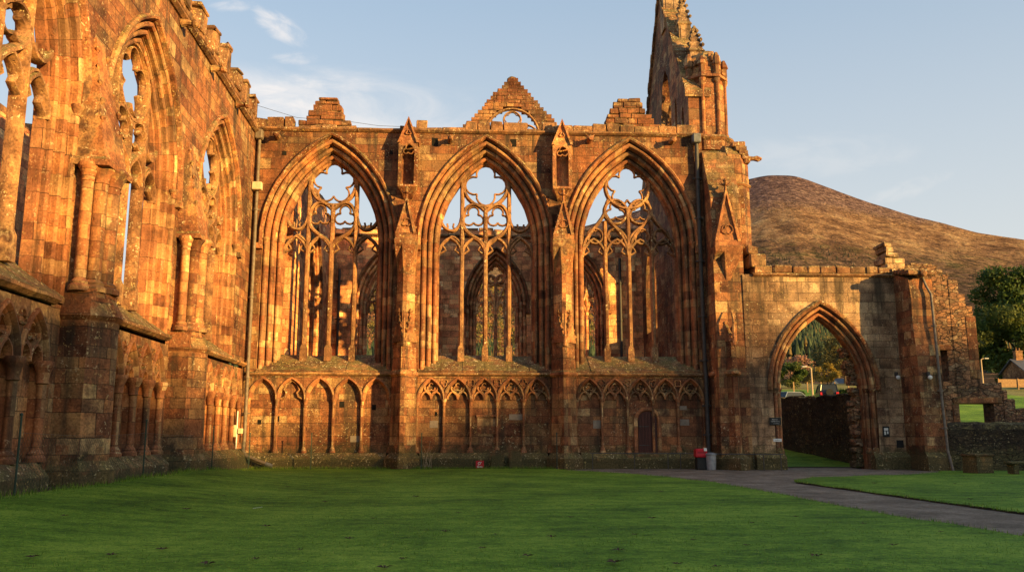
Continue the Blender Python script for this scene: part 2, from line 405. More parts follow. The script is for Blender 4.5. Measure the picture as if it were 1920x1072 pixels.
def tracery(style, cx, a, zsill, zs, Rr, o, y, parent, mat, W=.205, D=.4):
    """window tracery; a is the clear half width.  mullions are parts of their own"""
    q = a / 2.0; cl = arch_pts(cx, a + o, zs, zs, Rr, o, 14, 0)
    c = Rr - (a + o); r = Rr - o
    def ztop(u): return zs + math.sqrt(max(0, r * r - (abs(u) + c) ** 2))
    zh = zs - .62                                     # springing of the light heads
    apex = ztop(0)
    orad = a * .475; oz = apex - orad - .06            # the big oculus
    for i in (-1, 0, 1):
        m = MB(); u = cx + i * q
        top = (oz - orad) if i == 0 else ztop(i * q) + .05
        if style == 3 and i: top = zh + 1.9
        m.bar([(u, zsill - .2), (u, zsill + 1.5), (u, zsill + 3), (u, zh), (u, top)], W * 1.12, D, y); m.jitter(.014, 1.1)
        m.loft([(zsill - .3, [(u - .16, y - .24), (u + .16, y - .24), (u + .16, y + .2), (u - .16, y + .2)]), (zsill + .35, [(u - .15, y - .23), (u + .15, y - .23), (u + .15, y + .2), (u - .15, y + .2)]), (zsill + .55, [(u - .07, y - .17), (u + .07, y - .17), (u + .07, y + .17), (u - .07, y + .17)])])
        m.build('mullion', mat, parent)
    t = MB()
    t.bar([(cx + orad * math.cos(2 * pi * k / 36), oz + orad * math.sin(2 * pi * k / 36)) for k in range(36)], W, D, y, closed=True)
    nf = {1: 5, 2: 4, 3: 5, 4: 6}[style]
    t.bar(foil(cx, oz, orad * .93, nf, 90, {4: .55, 5: .615, 6: .66}[nf]), W * .5, D * .6, y, closed=True)
    for i in range(4):
        t_c = cx + (i - 1.5) * q
        cusped(t, t_c, q / 2, zh, .95, W * .85, D * .9, y)
    if style in (1, 2, 4):
        zc = oz - orad - .02
        for s in (-1, 1):
            # curling loops under the oculus, falling to the middle mullion
            t.bar(ogee((cx, zh + .35), (cx + s * .05, zh + 1.0), (cx + s * q * .95, zh + 1.0), (cx + s * q * .97, zh + 1.75)), W, D, y)
            t.bar(ogee((cx + s * q * .97, zh + 1.7), (cx + s * q * .98, zc + .25), (cx + s * q * .5, zc + .38), (cx + s * .04, zc - .2)), W * .9, D * .9, y)
            mx, mz = cx + s * q * .52, (zh + 1.1 + zc) / 2 + .12
            t.bar(foil(mx, mz + .08, q * .46, 3, 90, .5), W * .5, D * .6, y, closed=True)
            # outer mouchettes with a sagging arm
            xo = cx + s * q * 1.02; xj = cx + s * a * .985
            zj = zh + 1.95
            t.bar(ogee((xo, zh + 2.0), (xo + s * .12, zh + 1.15), (xj - s * .35, zh + 1.05), (xj, zj)), W * .9, D * .9, y)
            for f in (.3, .7):
                px = xo + (xj - xo) * f
                t.bar([(px, zh + 1.35), (px + (.1 if f < .5 else -.1) * s, zh + 1.55), (px + (.06 if f < .5 else -.06) * s, zh + 1.7)], W * .5, D * .5, y)
            t.bar(ogee((cx + s * q * 1.5, zh + .95), (cx + s * q * 1.5, zh + 1.05), (cx + s * q * 1.3, zh + 1.1), (cx + s * q * 1.02, zh + .6)), W * .7, D * .8, y)
    else:
        for s in (-1, 1):
            X = cx + s * q                            # sub arch over two lights, ogee headed
            for e in (-1, 1):
                t.bar(ogee((X + e * q * .98, zh + .1), (X + e * q * .95, zh + 1.3), (X + e * q * .35, zh + 1.45), (X, zh + 2.35)), W, D, y)
            for e in (-1, 1):
                t.bar([(X + e * q * .43 + q * .33 * math.cos(2 * pi * k / 20), zh + 1.12 + q * .33 * math.sin(2 * pi * k / 20)) for k in range(20)], W * .7, D * .8, y, closed=True)
                t.bar(foil(X + e * q * .43, zh + 1.12, q * .3, 4, 45), W * .4, D * .5, y, closed=True)
            # hearts beneath the oculus
            hx = cx + s * q * .53; hz = zh + 2.42; hr = q * .49
            t.bar([(hx + hr * math.cos(2 * pi * k / 24), hz + hr * 1.08 * math.sin(2 * pi * k / 24)) for k in range(24)], W * .85, D * .9, y, closed=True)
            t.bar(foil(hx, hz, hr * .92, 3, 90, .5), W * .5, D * .6, y, closed=True)
            t.bar(ogee((hx + s * hr * .93, hz - .2), (hx + s * hr * .7, hz - .75), (cx + s * .12, zh + 1.5), (cx, zh + .75)), W * .85, D * .9, y)
            t.bar(ogee((cx + s * q, zh + 2.3), (cx + s * q * 1.0, zh + 2.8), (cx + s * q * .8, zh + 3.1), (cx + s * orad * .8, oz - .5)), W * .8, D * .8, y)
    t.jitter(.018, 2.2)
    return t.build('tracery', mat, parent)

def window(parent, cx, a, zb, zs, rise, style, zsill, mat=None, no=3, so=.28, sd=.3, broken=0, thick=1.6, sill=True, tr=True, name='window', depth_tr=None, trmat=None):
    mat = mat or M['mould']
    Rr = rise_R(a, rise); prof = mould_profile(no, so, sd, min(so, sd) * .36)
    O, D = prof[-1]
    prof2 = prof + [(O + .06, D + .02), (O + .06, D + .3), (O, D + .32), (O - .05, D + .36), (max(.1, O - .5), thick)]
    m = MB(); sweep_arch(m, cx, a, zb, zs, Rr, prof2, 16, 8, rough=.022, seed=cx)
    w = m.build(name, mat, parent, sharp=32)
    h = MB(); sweep_arch(h, cx, a, zs - .3, zs, Rr, HOOD, 16, 2, rough=.02, seed=cx + 3)
    h.build('hood_mould', M['plain'], w)
    for s in (-1, 1):
        cp = MB(); cap_lathe(cp, cx + s * (a - so * .5), sd * .4, zs, .085); cp.jitter(.015, 6); cp.build('capital', M['plain'], w)
        cp = MB(); cp.box(cx + s * (a + .1) - .14, cx + s * (a + .1) + .14, -.19, .02, zs - .55, zs - .28, .03); cp.jitter(.02, 4); cp.build('label_stop', M['plain'], w)
    if sill:
        s = MB(); ai = a - O
        yi = D + .02
        for k in range(6):
            u0 = -(a + .02) + (2 * a + .04) * k / 6; u1 = u0 + (2 * a + .04) / 6
            j = RD.uniform(-.02, .02)
            s.rings([[(cx + u0 + .006, -.06, zb - .12), (cx + u1 - .006, -.06, zb - .12), (cx + u1 - .006, yi + .5, zb - .12), (cx + u0 + .006, yi + .5, zb - .12)],
                     [(cx + u0 + .006, -.06, zb + .05 + j), (cx + u1 - .006, -.06, zb + .05 + j), (cx + u1 - .006, yi + .5, zsill + .03 + j), (cx + u0 + .006, yi + .5, zsill + .03 + j)]])
        s.jitter(.03, 1.7)
        s.build('sill', M['sill'], w)
    if tr: tracery(style, cx, a - O, zsill, zs, Rr, O, (D + .16) if depth_tr is None else depth_tr, w, trmat or M['trac'])
    return w, Rr, max(.1, O - .5)

def arcade(parent, x0, x1, n, zb, zs, rise, style=2, depth=.16, skip=(), blank=(), sr=.07):
    """blind arcade in a recessed panel; x0..x1 divided into n arches"""
    wd = (x1 - x0) / n; fr = MB(); ar = MB(); a = wd / 2 - .06; Rr = rise_R(a, rise)
    root = fr
    ztop = zs + rise + .25
    for i in range(n):
        c = x0 + wd * (i + .5)
        L = arch_pts(c, a, zb, zs, Rr, 0, 9, 3)
        panel(fr, x0 + wd * i, x0 + wd * (i + 1), zb, ztop, 0, L)
    fr.quad((x0, depth, zb), (x1, depth, zb), (x1, depth, ztop), (x0, depth, ztop))
    fr.quad((x0, 0, zb), (x1, 0, zb), (x1, depth, zb), (x0, depth, zb))
    f = fr.build('blind_arcade', M['ashlar'], parent)
    for i in range(n):
        c = x0 + wd * (i + .5)
        P = [(-.1, .0), (-.09, -.07), (-.02, -.09), (.02, -.03), (.03, .03), (.06, .05), (.08, .1), (.09, depth)]
        P = P if style != 0 else [(0, 0), (.02, .05), (.05, .08), (.06, depth)]
        ar = MB(); sweep_arch(ar, c, a, zs - .02, zs, Rr, P, 9, 1, rough=.012, seed=c)
        for s in (-1, 1):
            x = c + s * a
            ar.quad((x, 0, zb), (x, depth, zb), (x, depth, zs), (x, 0, zs))
        ar.build('arch_moulding', M['mould'], f)
        if i not in blank and style:
            tr = MB(); w = .11; yy = depth * .55; ai = a - .08
            if style == 2:
                for s in (-1, 1):
                    tr.bar(pointed(c + s * ai / 2, ai / 2, zs + .02, ai * .72, 6), w, depth * .95, yy)
                    tr.bar(ogee((c, zs + ai * .35), (c + s * ai * .1, zs + ai * .9), (c + s * ai * .75, zs + ai * .7), (c + s * ai * .6, zs + ai * 1.25), 8), w, depth * .95, yy)
                tr.bar(foil(c, zs + rise * .6, ai * .4, 3, 90)[2:-2], w * .7, depth * .8, yy)
            else:
                for s in (-1, 1):
                    tr.bar([(c + s * ai * .98, zs - .0), (c + s * ai * .6, zs + .1), (c + s * ai * .45, zs + .3), (c + s * ai * .7, zs + .45), (c + s * ai * .45, zs + rise * .75), (c, zs + rise * .95)], w, depth * .9, yy)
            tr.jitter(.012, 4)
            tr.build('blind_tracery', M['plain'], f)
    if style == 2:
        for i in range(1, n):
            x = x0 + wd * i; q = MB(); q.bar(foil(x, zs + rise * .82, wd * .14, RD.choice([3, 4]), RD.choice([90, 45])), .05, .1, -.01, closed=True); q.jitter(.02, 5); q.build('spandrel_foil', M['plain'], f)
    for i in range(n + 1):
        x = x0 + wd * i
        sh = MB()
        if i in skip:
            sh.lathe(x, .02, [(.03, zs - .3), (.1, zs - .2), (.13, zs - .03), (.15, zs)], 8)
        else:
            base_lathe(sh, x, .06, zb, sr); cap_lathe(sh, x, .06, zs, sr, sr / .07)
            sh.lathe(x, .06, [(sr, zb + .28), (sr * .97, (zb + zs) / 2), (sr, zs - .28)], 10)
        if i in (0, n): sh.jitter(.01, 3)
        sh.build('shaft', M['mould'], f)
    return f

def hexplan(x, w, p, t, b=.1):
    """buttress plan between a square (t=0) and a keel on the diagonal (t=1)"""
    k = .33 * w * (1 - t) + .09 * t; e = p * (1 - t) + p * .22 * t
    return [(x - w, b), (x - w, -e), (x - k, -p), (x + k, -p), (x + w, -e), (x + w, b)]
def crockets(mb, p0, p1, n, s=.09, side=(0, 0, 1)):
    p0 = Vector(p0); p1 = Vector(p1); d = Vector(side)
    for i in range(n):
        c = p0.lerp(p1, (i + .6) / n) + d * s * .4
        mb.rings([[tuple(c + Vector((s * q * math.cos(k * pi / 3), s * q * .8 * math.sin(k * pi / 3), z))) for k in range(6)] for q, z in ((.25, -s), (.8, -.3 * s), (.95, .2 * s), (.35, .9 * s))], smooth=True)
def finial(mb, x, y, z, s=.25):
    mb.lathe(x, y, [(.2 * s, z - s), (.22 * s, z - .2 * s), (.5 * s, z), (.45 * s, z + .2 * s), (.2 * s, z + .5 * s), (.34 * s, z + .8 * s), (.08 * s, z + 1.2 * s)], 7)
    for k in range(6):
        t = k * pi / 3 + .4
        mb.tube([(x, y, z), (x + .7 * s * math.cos(t), y + .7 * s * math.sin(t), z + .15 * s), (x + 1.0 * s * math.cos(t), y + 1.0 * s * math.sin(t), z + .55 * s)], .13 * s, 5, taper=.06 * s)
def gablet(mb, x, y0, y1, w, z0, z1, t=.12):
    """steep gable front (raking mouldings round a recessed panel) with roof behind"""
    h = z1 - z0
    mb.poly_prism([(x - w, z0), (x + w, z0), (x, z1)], y0 + .07, y1)
    for s in (-1, 1):
        A = Vector((x + s * w * 1.04, z0)); B = Vector((x, z1 + .1)); d = (B - A).normalized(); nn = Vector((-d.y, d.x)) * (t if s < 0 else -t) * -1
        pts = [tuple(A), tuple(B), (B.x, B.y - .26 * h * .5), tuple(A + Vector((-s * t * 1.3, 0)))]
        if s > 0: pts = pts
        else: pts = pts[::-1]
        mb.poly_prism(pts, y0 - .05, y0 + .2)
def foil_panel(mb, x, y, z, r):
    mb.bar(foil(x, z, r, 3, 90)[3:-3], .07, .12, y)
    mb.bar(arc(x, z, r * 1.15, -30, 210, 14), .07, .12, y)

def buttress(parent, x, sc_=1.0, pj=1.0, top=True, zmax=13.1, zg=10.9):
    w = .6 * sc_; p = 1.05 * pj
    b = MB()
    b.loft([(-.6, hexplan(x, w * 1.42, p * 1.36, .8)), (.5, hexplan(x, w * 1.42, p * 1.36, .8)), (.62, hexplan(x, w * 1.25, p * 1.2, .85)), (.76, hexplan(x, w * 1.05, p * 1.03, .9)),
            (2.5, hexplan(x, w * 1.0, p, .9)), (4.42, hexplan(x, w, p, .9)), (5.2, hexplan(x, w * .92, p * .95, .9)), (6.05, hexplan(x, w * .9, p * .92, .9)), (6.12, hexplan(x, w * .76, p * .76, .9)), (zg - 1.5, hexplan(x, w * .72, p * .74, .9))])
    b.jitter(.025, 1.3)
    o = b.build('buttress', M['ashlar'], parent)
    s = MB(); s.loft([(4.36, hexplan(x, w * 1.02, p * 1.02, .9)), (4.45, hexplan(x, w * 1.14, p * 1.12, .9)), (4.56, hexplan(x, w * 1.12, p * 1.1, .9)), (4.66, hexplan(x, w * .95, p * .97, .9))])
    s.build('string_course', M['plain'], o)
    # mid gablet, on the keel
    g = MB()
    for sgn in (-1, 1):
        e0 = Vector((x + sgn * w * .92, -p * .3)); e1 = Vector((x, -p * .98)); mid = (e0 + e1) / 2
        out = Vector((sgn * (e1 - e0).y, 0)); nn = Vector((sgn, -abs((e1 - e0).x / (e1 - e0).y))).normalized() * .07
        q = [e0 + nn, e1 + nn, e1 - nn * 2, e0 - nn * 2]
        ring0 = [(v.x, v.y, 6.0) for v in q]; ap = [(mid.x + nn.x, mid.y + nn.y, 7.35), (mid.x - nn.x, mid.y - nn.y, 7.35)]
        vs = ring0 + ap
        fs = [(0, 1, 4), (1, 2, 5, 4), (2, 3, 5), (3, 0, 4, 5), (3, 2, 1, 0)]
        if sgn > 0: fs = [f[::-1] for f in fs]
        g.add(vs, fs)
        finial(g, mid.x, mid.y, 7.45, .16)
        crockets(g, (*(e0 + nn), 6.1), (mid.x, mid.y, 7.3), 4, .085); crockets(g, (*(e1 + nn), 6.1), (mid.x, mid.y, 7.3), 4, .085)
    g.tube([(x, -p * 1.02, 5.8), (x, -p * 1.02, 7.0), (x, -p * .9, 7.5)], .09, 6, taper=.03)
    g.jitter(.02, 3); g.build('gablet', M['plain'], o)
    br = MB()
    br.loft([(zg - 1.5, hexplan(x, w * .72, p * .74, .95)), (zg - .12, hexplan(x, w * .9, p * .93, 0)), (zg + .12, hexplan(x, w * .94, p * .96, 0)), (zg + .16, hexplan(x, w * .86, p * .9, 0)), (zg + .45, hexplan(x, w * .85, p * .88, 0))])
    br.jitter(.02, 2); br.build('broach', M['plain'], o)
    pn = MB()
    gablet(pn, x, -p * .88, .3, w * .84, zg + .4, zmax)
    foil_panel(pn, x, -p * .88 + .06, zg + .95, w * .33)
    for sgn in (-1, 1): crockets(pn, (x + sgn * w * .84, -p * .8, zg + .5), (x, -p * .8, zmax), 5, .07, (sgn * .7, 0, .7))
    pn.jitter(.015, 3)
    pn.build('pinnacle', M['plain'], o)
    f = MB(); finial(f, x, -p * .82, zmax + .25, .3); f.build('finial', M['plain'], o)
    return o

def niche(parent, x, z0=13.8, z1=15.9, ztip=17.3, w=.48, p=.62):
    n = MB()
    n.box(x - w, x - w + .17, -p, .05, z0, z1, .008); n.box(x + w - .17, x + w, -p, .05, z0, z1, .008)
    n.box(x - w + .16, x + w - .16, -.16, .05, z0, z1 + .3)
    n.loft([(z0 - .55, [(x - .2, -.05), (x + .2, -.05), (x + .2, .1), (x - .2, .1)]), (z0 - .3, [(x - .3, -.35), (x + .3, -.35), (x + .3, .1), (x - .3, .1)]), (z0 - .05, [(x - w, -p - .04), (x + w, -p - .04), (x + w, .1), (x - w, .1)]), (z0 + .06, [(x - w, -p - .04), (x + w, -p - .04), (x + w, .1), (x - w, .1)])])
    L = arch_pts(x, w - .17, z1 - .45, z1 - .35, rise_R(w - .17, .42), 0, 7, 1)
    panel(n, x - w, x + w, z1 - .45, z1 + .25, -p - .003, L)
    mm = MB()
    n.bar(foil(x, z1 - .22, .28, 3, 90)[3:-3], .08, .2, -p + .12)
    n.quad((x - w, -p, z1 + .25), (x - w, .05, z1 + .25), (x + w, .05, z1 + .25), (x + w, -p, z1 + .25))
    n.jitter(.012, 3)
    o = n.build('niche', M['plain'], parent)
    g = MB(); gablet(g, x, -p - .06, .1, w * 1.08, z1 + .12, ztip, .1)
    g.bar(foil(x, z1 + .65, .13, 3, 90), .05, .1, -p - .02, closed=True)
    g.jitter(.015, 3)
    g.build('gable', M['plain'], o)
    return o

def parapet(parent, x0, x1, z, y0, y1, lo=.2, hi=.5, gap=.25, holes=(), name='parapet', wmin=.5, wmax=1.3, mat=None):
    p = MB(); x = x0
    while x < x1 - .2:
        w = min(RD.uniform(wmin, wmax), x1 - x); h = RD.uniform(lo, hi)
        g = RD.random() < gap
        if g: h *= .35
        if not any(a < x + w / 2 < b for a, b in holes):
            p.cbox(x + .008, x + w - .008, y0 + RD.uniform(0, .06), y1 - RD.uniform(0, .15), z - .03, z + h, .035, .025)
        x += w
    p.jitter(.06, 2.3)
    return p.build(name, mat or M['coping'], parent)
def stringcourse(parent, x0, x1, z, y=0, pr=.17, h=.16, name='string_course', mat=None, n=None):
    s = MB(); n = n or max(2, int((x1 - x0) / .7)); rs = []
    for i in range(n + 1):
        x = x0 + (x1 - x0) * i / n; j = RD.uniform(-.015, .015); k = RD.uniform(-.02, .02) * (1 if 0 < i < n else 0)
        rs.append([(x, y + .03, z - h * .6 + j), (x, y - pr * .35, z - h * .5 + j), (x, y - pr + k, z - h * .05 + j), (x, y - pr + k, z + h * .3 + j), (x, y + .03, z + h * .75 + j)])
    s.rings(rs)
    return s.build(name, mat or M['coping'], parent)
def gargoyle(parent, x, z, y=-.05, L=.62):
    g = MB()
    rs = []
    for t, w, h, dz in ((0, .15, .15, 0), (.35, .13, .13, .03), (.6, .1, .11, .02), (.72, .16, .17, .0), (.9, .15, .14, -.02), (1, .07, .07, -.05)):
        rs.append([(x + w * math.cos(k * pi / 4), y - L * t, z + dz + h * math.sin(k * pi / 4)) for k in range(8)])
    g.rings(rs, smooth=True)
    for s in (-1, 1): g.tube([(x + s * .1, y - L * .75, z + .08), (x + s * .2, y - L * .7, z + .2)], .05, 5, taper=.02)
    g.jitter(.03, 5)
    return g.build('gargoyle', M['plain'], parent)
def steps(parent, pts, y0, y1, hh=.29, name='stepped_gable', mat=None):
    """gable of coursed blocks with stepped, ragged edges. pts: (z, xl, xr)"""
    m = MB(); z = pts[0][0]
    def at(z):
        for a, b in zip(pts, pts[1:]):
            if a[0] <= z <= b[0]:
                t = (z - a[0]) / (b[0] - a[0]); return a[1] + (b[1] - a[1]) * t, a[2] + (b[2] - a[2]) * t
        return pts[-1][1:]
    while z < pts[-1][0] - .02:
        h = min(RD.uniform(.8, 1.2) * hh, pts[-1][0] - z + .01)
        xl, xr = at(z + h * .5); xl += RD.uniform(-.07, .07); xr += RD.uniform(-.07, .07); x = xl
        while x < xr - .05:
            w = min(RD.uniform(.4, 1.0), xr - x)
            if xr - x - w < .25: w = xr - x
            m.cbox(x + .004, x + w - .004, y0 + RD.uniform(-.03, .03), y1 + RD.uniform(-.02, .02), z, z + h - .006 - (RD.uniform(0, .05) if x == xl or x + w >= xr - .01 else 0), .03, .02)
            x += w
        z += h
    m.jitter(.05, 1.6)
    return m.build(name, mat or M['ashlar'], parent)
# ------------------------------------------------------------------ the church: front wall
FW = thing('church_wall', 'ruined red sandstone church wall facing the lawn, with three large traceried windows', 'ruin wall')
WIN = [(-7.2, 1), (.62, 2), (8.0, 3)]
BX = [-11.3, -3.3, 4.45, 11.75]
ZT = 16.8
wf = MB()
Rr = rise_R(3.25, 5.3)
prof_end = 3 * .28 - .5
for (cx, st), x0, x1 in zip(WIN, BX, BX[1:]):
    panel(wf, x0, x1, 4.42, ZT, 0, arch_pts(cx, 3.25, 4.42, 11.2, Rr, 0, 16, 8))
    panel(wf, x0, x1, -.5, ZT, 1.6, arch_pts(cx, 3.25, 5.4, 11.2, Rr, prof_end, 16, 8), back=True)
wf.quad((BX[0], 0, ZT), (BX[-1], 0, ZT), (BX[-1], 1.6, ZT), (BX[0], 1.6, ZT))
for a, b in ((-11.3, -10.75), (-3.95, -2.65), (3.8, 5.1), (11.35, 11.75)):
    wf.quad((a, 0, .6), (b, 0, .6), (b, 0, 4.42), (a, 0, 4.42))
wf.quad((BX[-1], 0, -.5), (BX[-1], 1.6, -.5), (BX[-1], 1.6, ZT), (BX[-1], 0, ZT))
wf.build('masonry', M['ashlar'], FW)
for (cx, st) in WIN: window(FW, cx, 3.25, 4.62, 11.2, 5.3, st, 5.5)
arcade(FW, -10.75, -3.95, 5, .74, 3.3, .95, 1, blank=(0, 2, 3, 4))
arcade(FW, -2.65, 3.8, 5, .74, 3.28, .98, 2)
arcade(FW, 5.1, 11.35, 5, .74, 3.3, .96, 2, skip=(3,))
for a, b in ((-11.0, -4.1), (-2.5, 3.65), (5.25, 11.6)):
    x = a; pl = MB()
    while x < b - .05:
        w = min(RD.uniform(.7, 1.5), b - x)
        if b - x - w < .4: w = b - x
        j = RD.uniform(-.02, .02)
        pl.loft([(-.6, [(x + .004, -.36 + j), (x + w - .004, -.36 + j), (x + w - .004, .3), (x + .004, .3)]), (.46, [(x + .004, -.36 + j), (x + w - .004, -.36 + j), (x + w - .004, .3), (x + .004, .3)]), (.56, [(x + .004, -.3 + j), (x + w - .004, -.3 + j), (x + w - .004, .3), (x + .004, .3)]), (.75, [(x + .004, -.07), (x + w - .004, -.07), (x + w - .004, .3), (x + .004, .3)])])
        x += w
    pl.jitter(.03, 1.5)
    pl.build('plinth', M['plinth'], FW)
for a, b in ((-11.0, -3.85), (-2.7, 3.85), (5.05, 11.7)): stringcourse(FW, a, b, 4.5, 0, .16, .17)
stringcourse(FW, -11.0, 11.8, 16.86, 0, .17, .2)
for a, b, lo, hi, g in ((-11.1, -9.2, .5, .62, 0), (-9.2, -6.0, .1, .25, .4), (-5.8, -3.9, .02, .12, .5), (-3.8, 11.7, .32, .5, .3)):
    parapet(FW, a, b, 16.95, -.06, .8, lo, hi, g)
st_ = steps(FW, [(16.95, -9.05, -6.25), (17.4, -9.0, -6.3), (17.6, -8.6, -6.6), (18.72, -7.95, -7.1)], .25, .85, .28)
steps(FW, [(16.95, 6.6, 10.2), (17.55, 6.75, 9.5), (18.2, 7.1, 9.0), (18.92, 7.5, 8.65)], .25, .85, .28)
# centre gable with a traceried light, set back on the wall top
GB = thing('gable_wall', 'triangular stepped gable with small round tracery, rising behind the middle window', 'gable')
g = MB(); z = 16.85; gx = 2.0
def gar(z):                                          # half opening of the gable window at height z
    rr = 1.5; return math.sqrt(max(0, rr * rr - (z - 17.15) ** 2)) * .93
while z < 20.2:
    h = .2; hw = 2.72 * (20.33 - z) / 3.1; ho = gar(z + h / 2)
    for s in (-1, 1):
        a, b = (gx - hw, gx - ho) if s < 0 else (gx + ho, gx + hw)
        if ho == 0: 
            if s > 0: continue
            b = gx + hw
        x = a + (RD.uniform(-.09, .06) if s < 0 or ho == 0 else 0); b += RD.uniform(-.06, .09) if s > 0 or ho == 0 else 0
        while x < b - .03:
            w = min(RD.uniform(.3, .75), b - x)
            if b - x - w < .2: w = b - x
            g.cbox(x + .003, x + w - .003, 1.0 + RD.uniform(-.015, .015), 1.6, z, z + h - .004, .014, .008); x += w
    z += h
g.lathe(gx, 1.3, [(.28, 20.15), (.3, 20.3), (.12, 20.42)], 7)
g.jitter(.035, 2.5); g.build('masonry', M['ashlar'], GB)
t = MB()
t.bar([(gx + 1.42 * math.cos(rad(a)), 17.1 + 1.45 * math.sin(rad(a))) for a in range(0, 181, 10)], .14, .3, 1.12)
t.bar([(gx + .46 * math.cos(rad(a)), 17.95 + .46 * math.sin(rad(a))) for a in range(0, 360, 15)], .09, .22, 1.12, closed=True)
t.bar(foil(gx, 17.95, .42, 5), .05, .14, 1.12, closed=True)
for s in (-1, 1):
    t.bar(arc(gx + s * .72, 17.0, .68, 0, 180, 14), .1, .22, 1.12)
    t.bar(foil(gx + s * .72, 17.1, .5, 3)[3:-3], .05, .14, 1.12)
t.build('tracery', M['trac'], GB)
# buttresses
for x in (-3.3, 4.45):
    o = buttress(FW, x); niche(o, x)
big = buttress(FW, 12.4, 1.22, 1.85, zmax=13.5, zg=10.5)
mass = MB()
prof = [(-1.55, -.5), (-1.55, 4.4), (-1.5, 4.6), (-1.42, 10.2), (-1.38, 13.2), (-.15, 15.9), (.6, 16.3), (1.7, 16.3), (1.7, -.5)]
n = len(prof); X0, X1 = 11.72, 13.2
mass.add([(X0, y, z) for y, z in prof] + [(X1, y, z) for y, z in prof], [tuple(range(n)), tuple(range(2 * n - 1, n - 1, -1))] + [((i + 1) % n, i, n + i, n + (i + 1) % n) for i in range(n)])
mass.jitter(.03, 1.3)
mass.build('buttress_core', M['ashlar'], big)
for x, z in ((-9.9, 16.4), (-1.2, 16.35), (5.9, 16.45), (10.15, 16.45)): gargoyle(FW, x, z)
hollow = flat('hollow_dark', (.012, .01, .008), 1)
for x, z, q in ((-9.55, 15.6, .09), (-4.2, 15.7, .08), (-2.0, 16.3, .16), (2.0, 16.3, .16), (-10.2, 2.2, .09), (-9.35, 2.35, .1), (-8.0, 1.9, .07), (-6.3, 3.05, .11), (-1.75, 2.6, .07), (-4.75, 2.9, .1)):
    pb = MB(); yy = .157 if z < 4 else -.004
    pb.box(x - q, x + q, yy - .01, yy, z - q * 1.3, z + q * 1.3); pb.jitter(.03, 7); pb.build('putlog_hole', hollow, FW)
# door in the third bay
dr = MB(); dx0, dx1 = 8.12, 9.02; dc = (dx0 + dx1) / 2
L = arch_pts(dc, .47, .66, 2.28, rise_R(.47, .46), 0, 8, 3)
m = len(L)
dr.add([(x, .1, z) for x, z in L], [tuple(range(m))[::-1]])
for k in range(6):
    x = dx0 + .9 * (k + .5) / 6
    zt = 2.28 + .46 * (1 - abs(x - dc) / .5) - .02
    dr.box(x - .068, x + .068, .07, .105, .68, zt)
dw = NT('door_wood'); ob = dw.tc('Object')
dw.l(dw.ramp(dw.noise(dw.mapv(ob, (9, 9, .8)), 2, 4), [(.3, (.035, .012, .009)), (.7, (.085, .026, .018))]), dw.b.inputs['Base Color']); dw.b.inputs['Roughness'].default_value = .6
door = dr.build('door', dw.m, FW)
fr = MB(); sweep_arch(fr, dc, .47, .66, 2.28, rise_R(.47, .46), [(-.2, .17), (-.2, .02), (-.06, .01), (-.02, .05), (0, .12)], 8, 3)
fr.build('door_frame', M['mould'], door)
for z in (1.1, 2.0):
    hg = MB(); hg.box(dx0 + .02, dx0 + .5,   .055, .069, z - .02, z + .02); hg.build('hinge', M['iron'], door)
hg = MB()
hg.lathe(dx1 - .14, .05, [(.03, 1.42), (.045, 1.45), (.03, 1.48)], 8)
hg.build('handle', M['iron'], door)
ds = MB(); ds.cbox(dx0 - .25, dx1 + .25, -.3, .2, .5, .68, .02, .01); ds.build('doorstep', M['plinth'], door)
bn = MB(); bn.cbox(.25, 1.2, .13, .2, 1.65, 2.4, .01); bn.cbox(.2, 1.25, .1, .2, 2.42, 2.55, .015, .01)
bn.build('blocked_opening', M['mould'], FW)
newst = flat('new_stone', (.27, .21, .155), .9, .12, bump=.4)
for x, z, w, h in ((-1.85, 2.1, .4, .35), (2.2, 2.45, .8, .28), (6.1, 2.1, .38, .4), (10.3, 2.9, .5, .2), (10.35, 2.2, .6, .3), (-5.6, 1.4, .5, .3)):
    wf2 = MB(); wf2.cbox(x - w / 2, x + w / 2, .148, .2, z - h / 2, z + h / 2, .008); wf2.build('replacement_block', newst, FW)
# stair turret clasping the corner, octagonal turret above
TU = thing('stair_turret', 'octagonal stair turret with a broken crown, rising above the right end of the church', 'turret')
def octa(cx, cy, r, n=8, off=pi / 8): return [(cx + r * math.cos(off + 2 * pi * k / n), cy + r * math.sin(off + 2 * pi * k / n)) for k in range(n)]
t = MB()
t.loft([(-.5, octa(13.35, .5, 1.05)), (9.6, octa(13.35, .5, 1.0)), (9.7, octa(13.4, .5, .88)), (15.3, octa(13.4, .5, .86)), (15.8, octa(13.3, .5, .8)), (16.3, octa(13.2, .6, .6))])
t.jitter(.03, 1.2); t.build('stair_shaft', M['ashlar'], TU)
for z in (10.6, 14.2):
    rg = MB(); rg.loft([(z - .08, octa(13.4, .5, .9)), (z, octa(13.4, .5, .98)), (z + .1, octa(13.4, .5, .9))]); rg.build('string_course', M['plain'], TU)
for k in range(5): 
    q = MB(); q.cbox(13.3 + k * .16, 14.0 + k * .05, -.2, .8, 16.25 - k * .22, 16.5 - k * .22, .03, .03); q.build('broken_course', M['coping'], TU)
gg = MB()
rs = []
for tt, w in ((0, .15), (.5, .12), (.75, .17), (1, .08)): rs.append([(14.1 + .85 * tt, .3 + w * math.cos(k * pi / 4), 15.75 + w * math.sin(k * pi / 4)) for k in range(8)])
gg.rings(rs, smooth=True); gg.jitter(.03, 5); gg.build('gargoyle', M['plain'], TU)
t = MB(); cx, cy = 12.42, 1.35
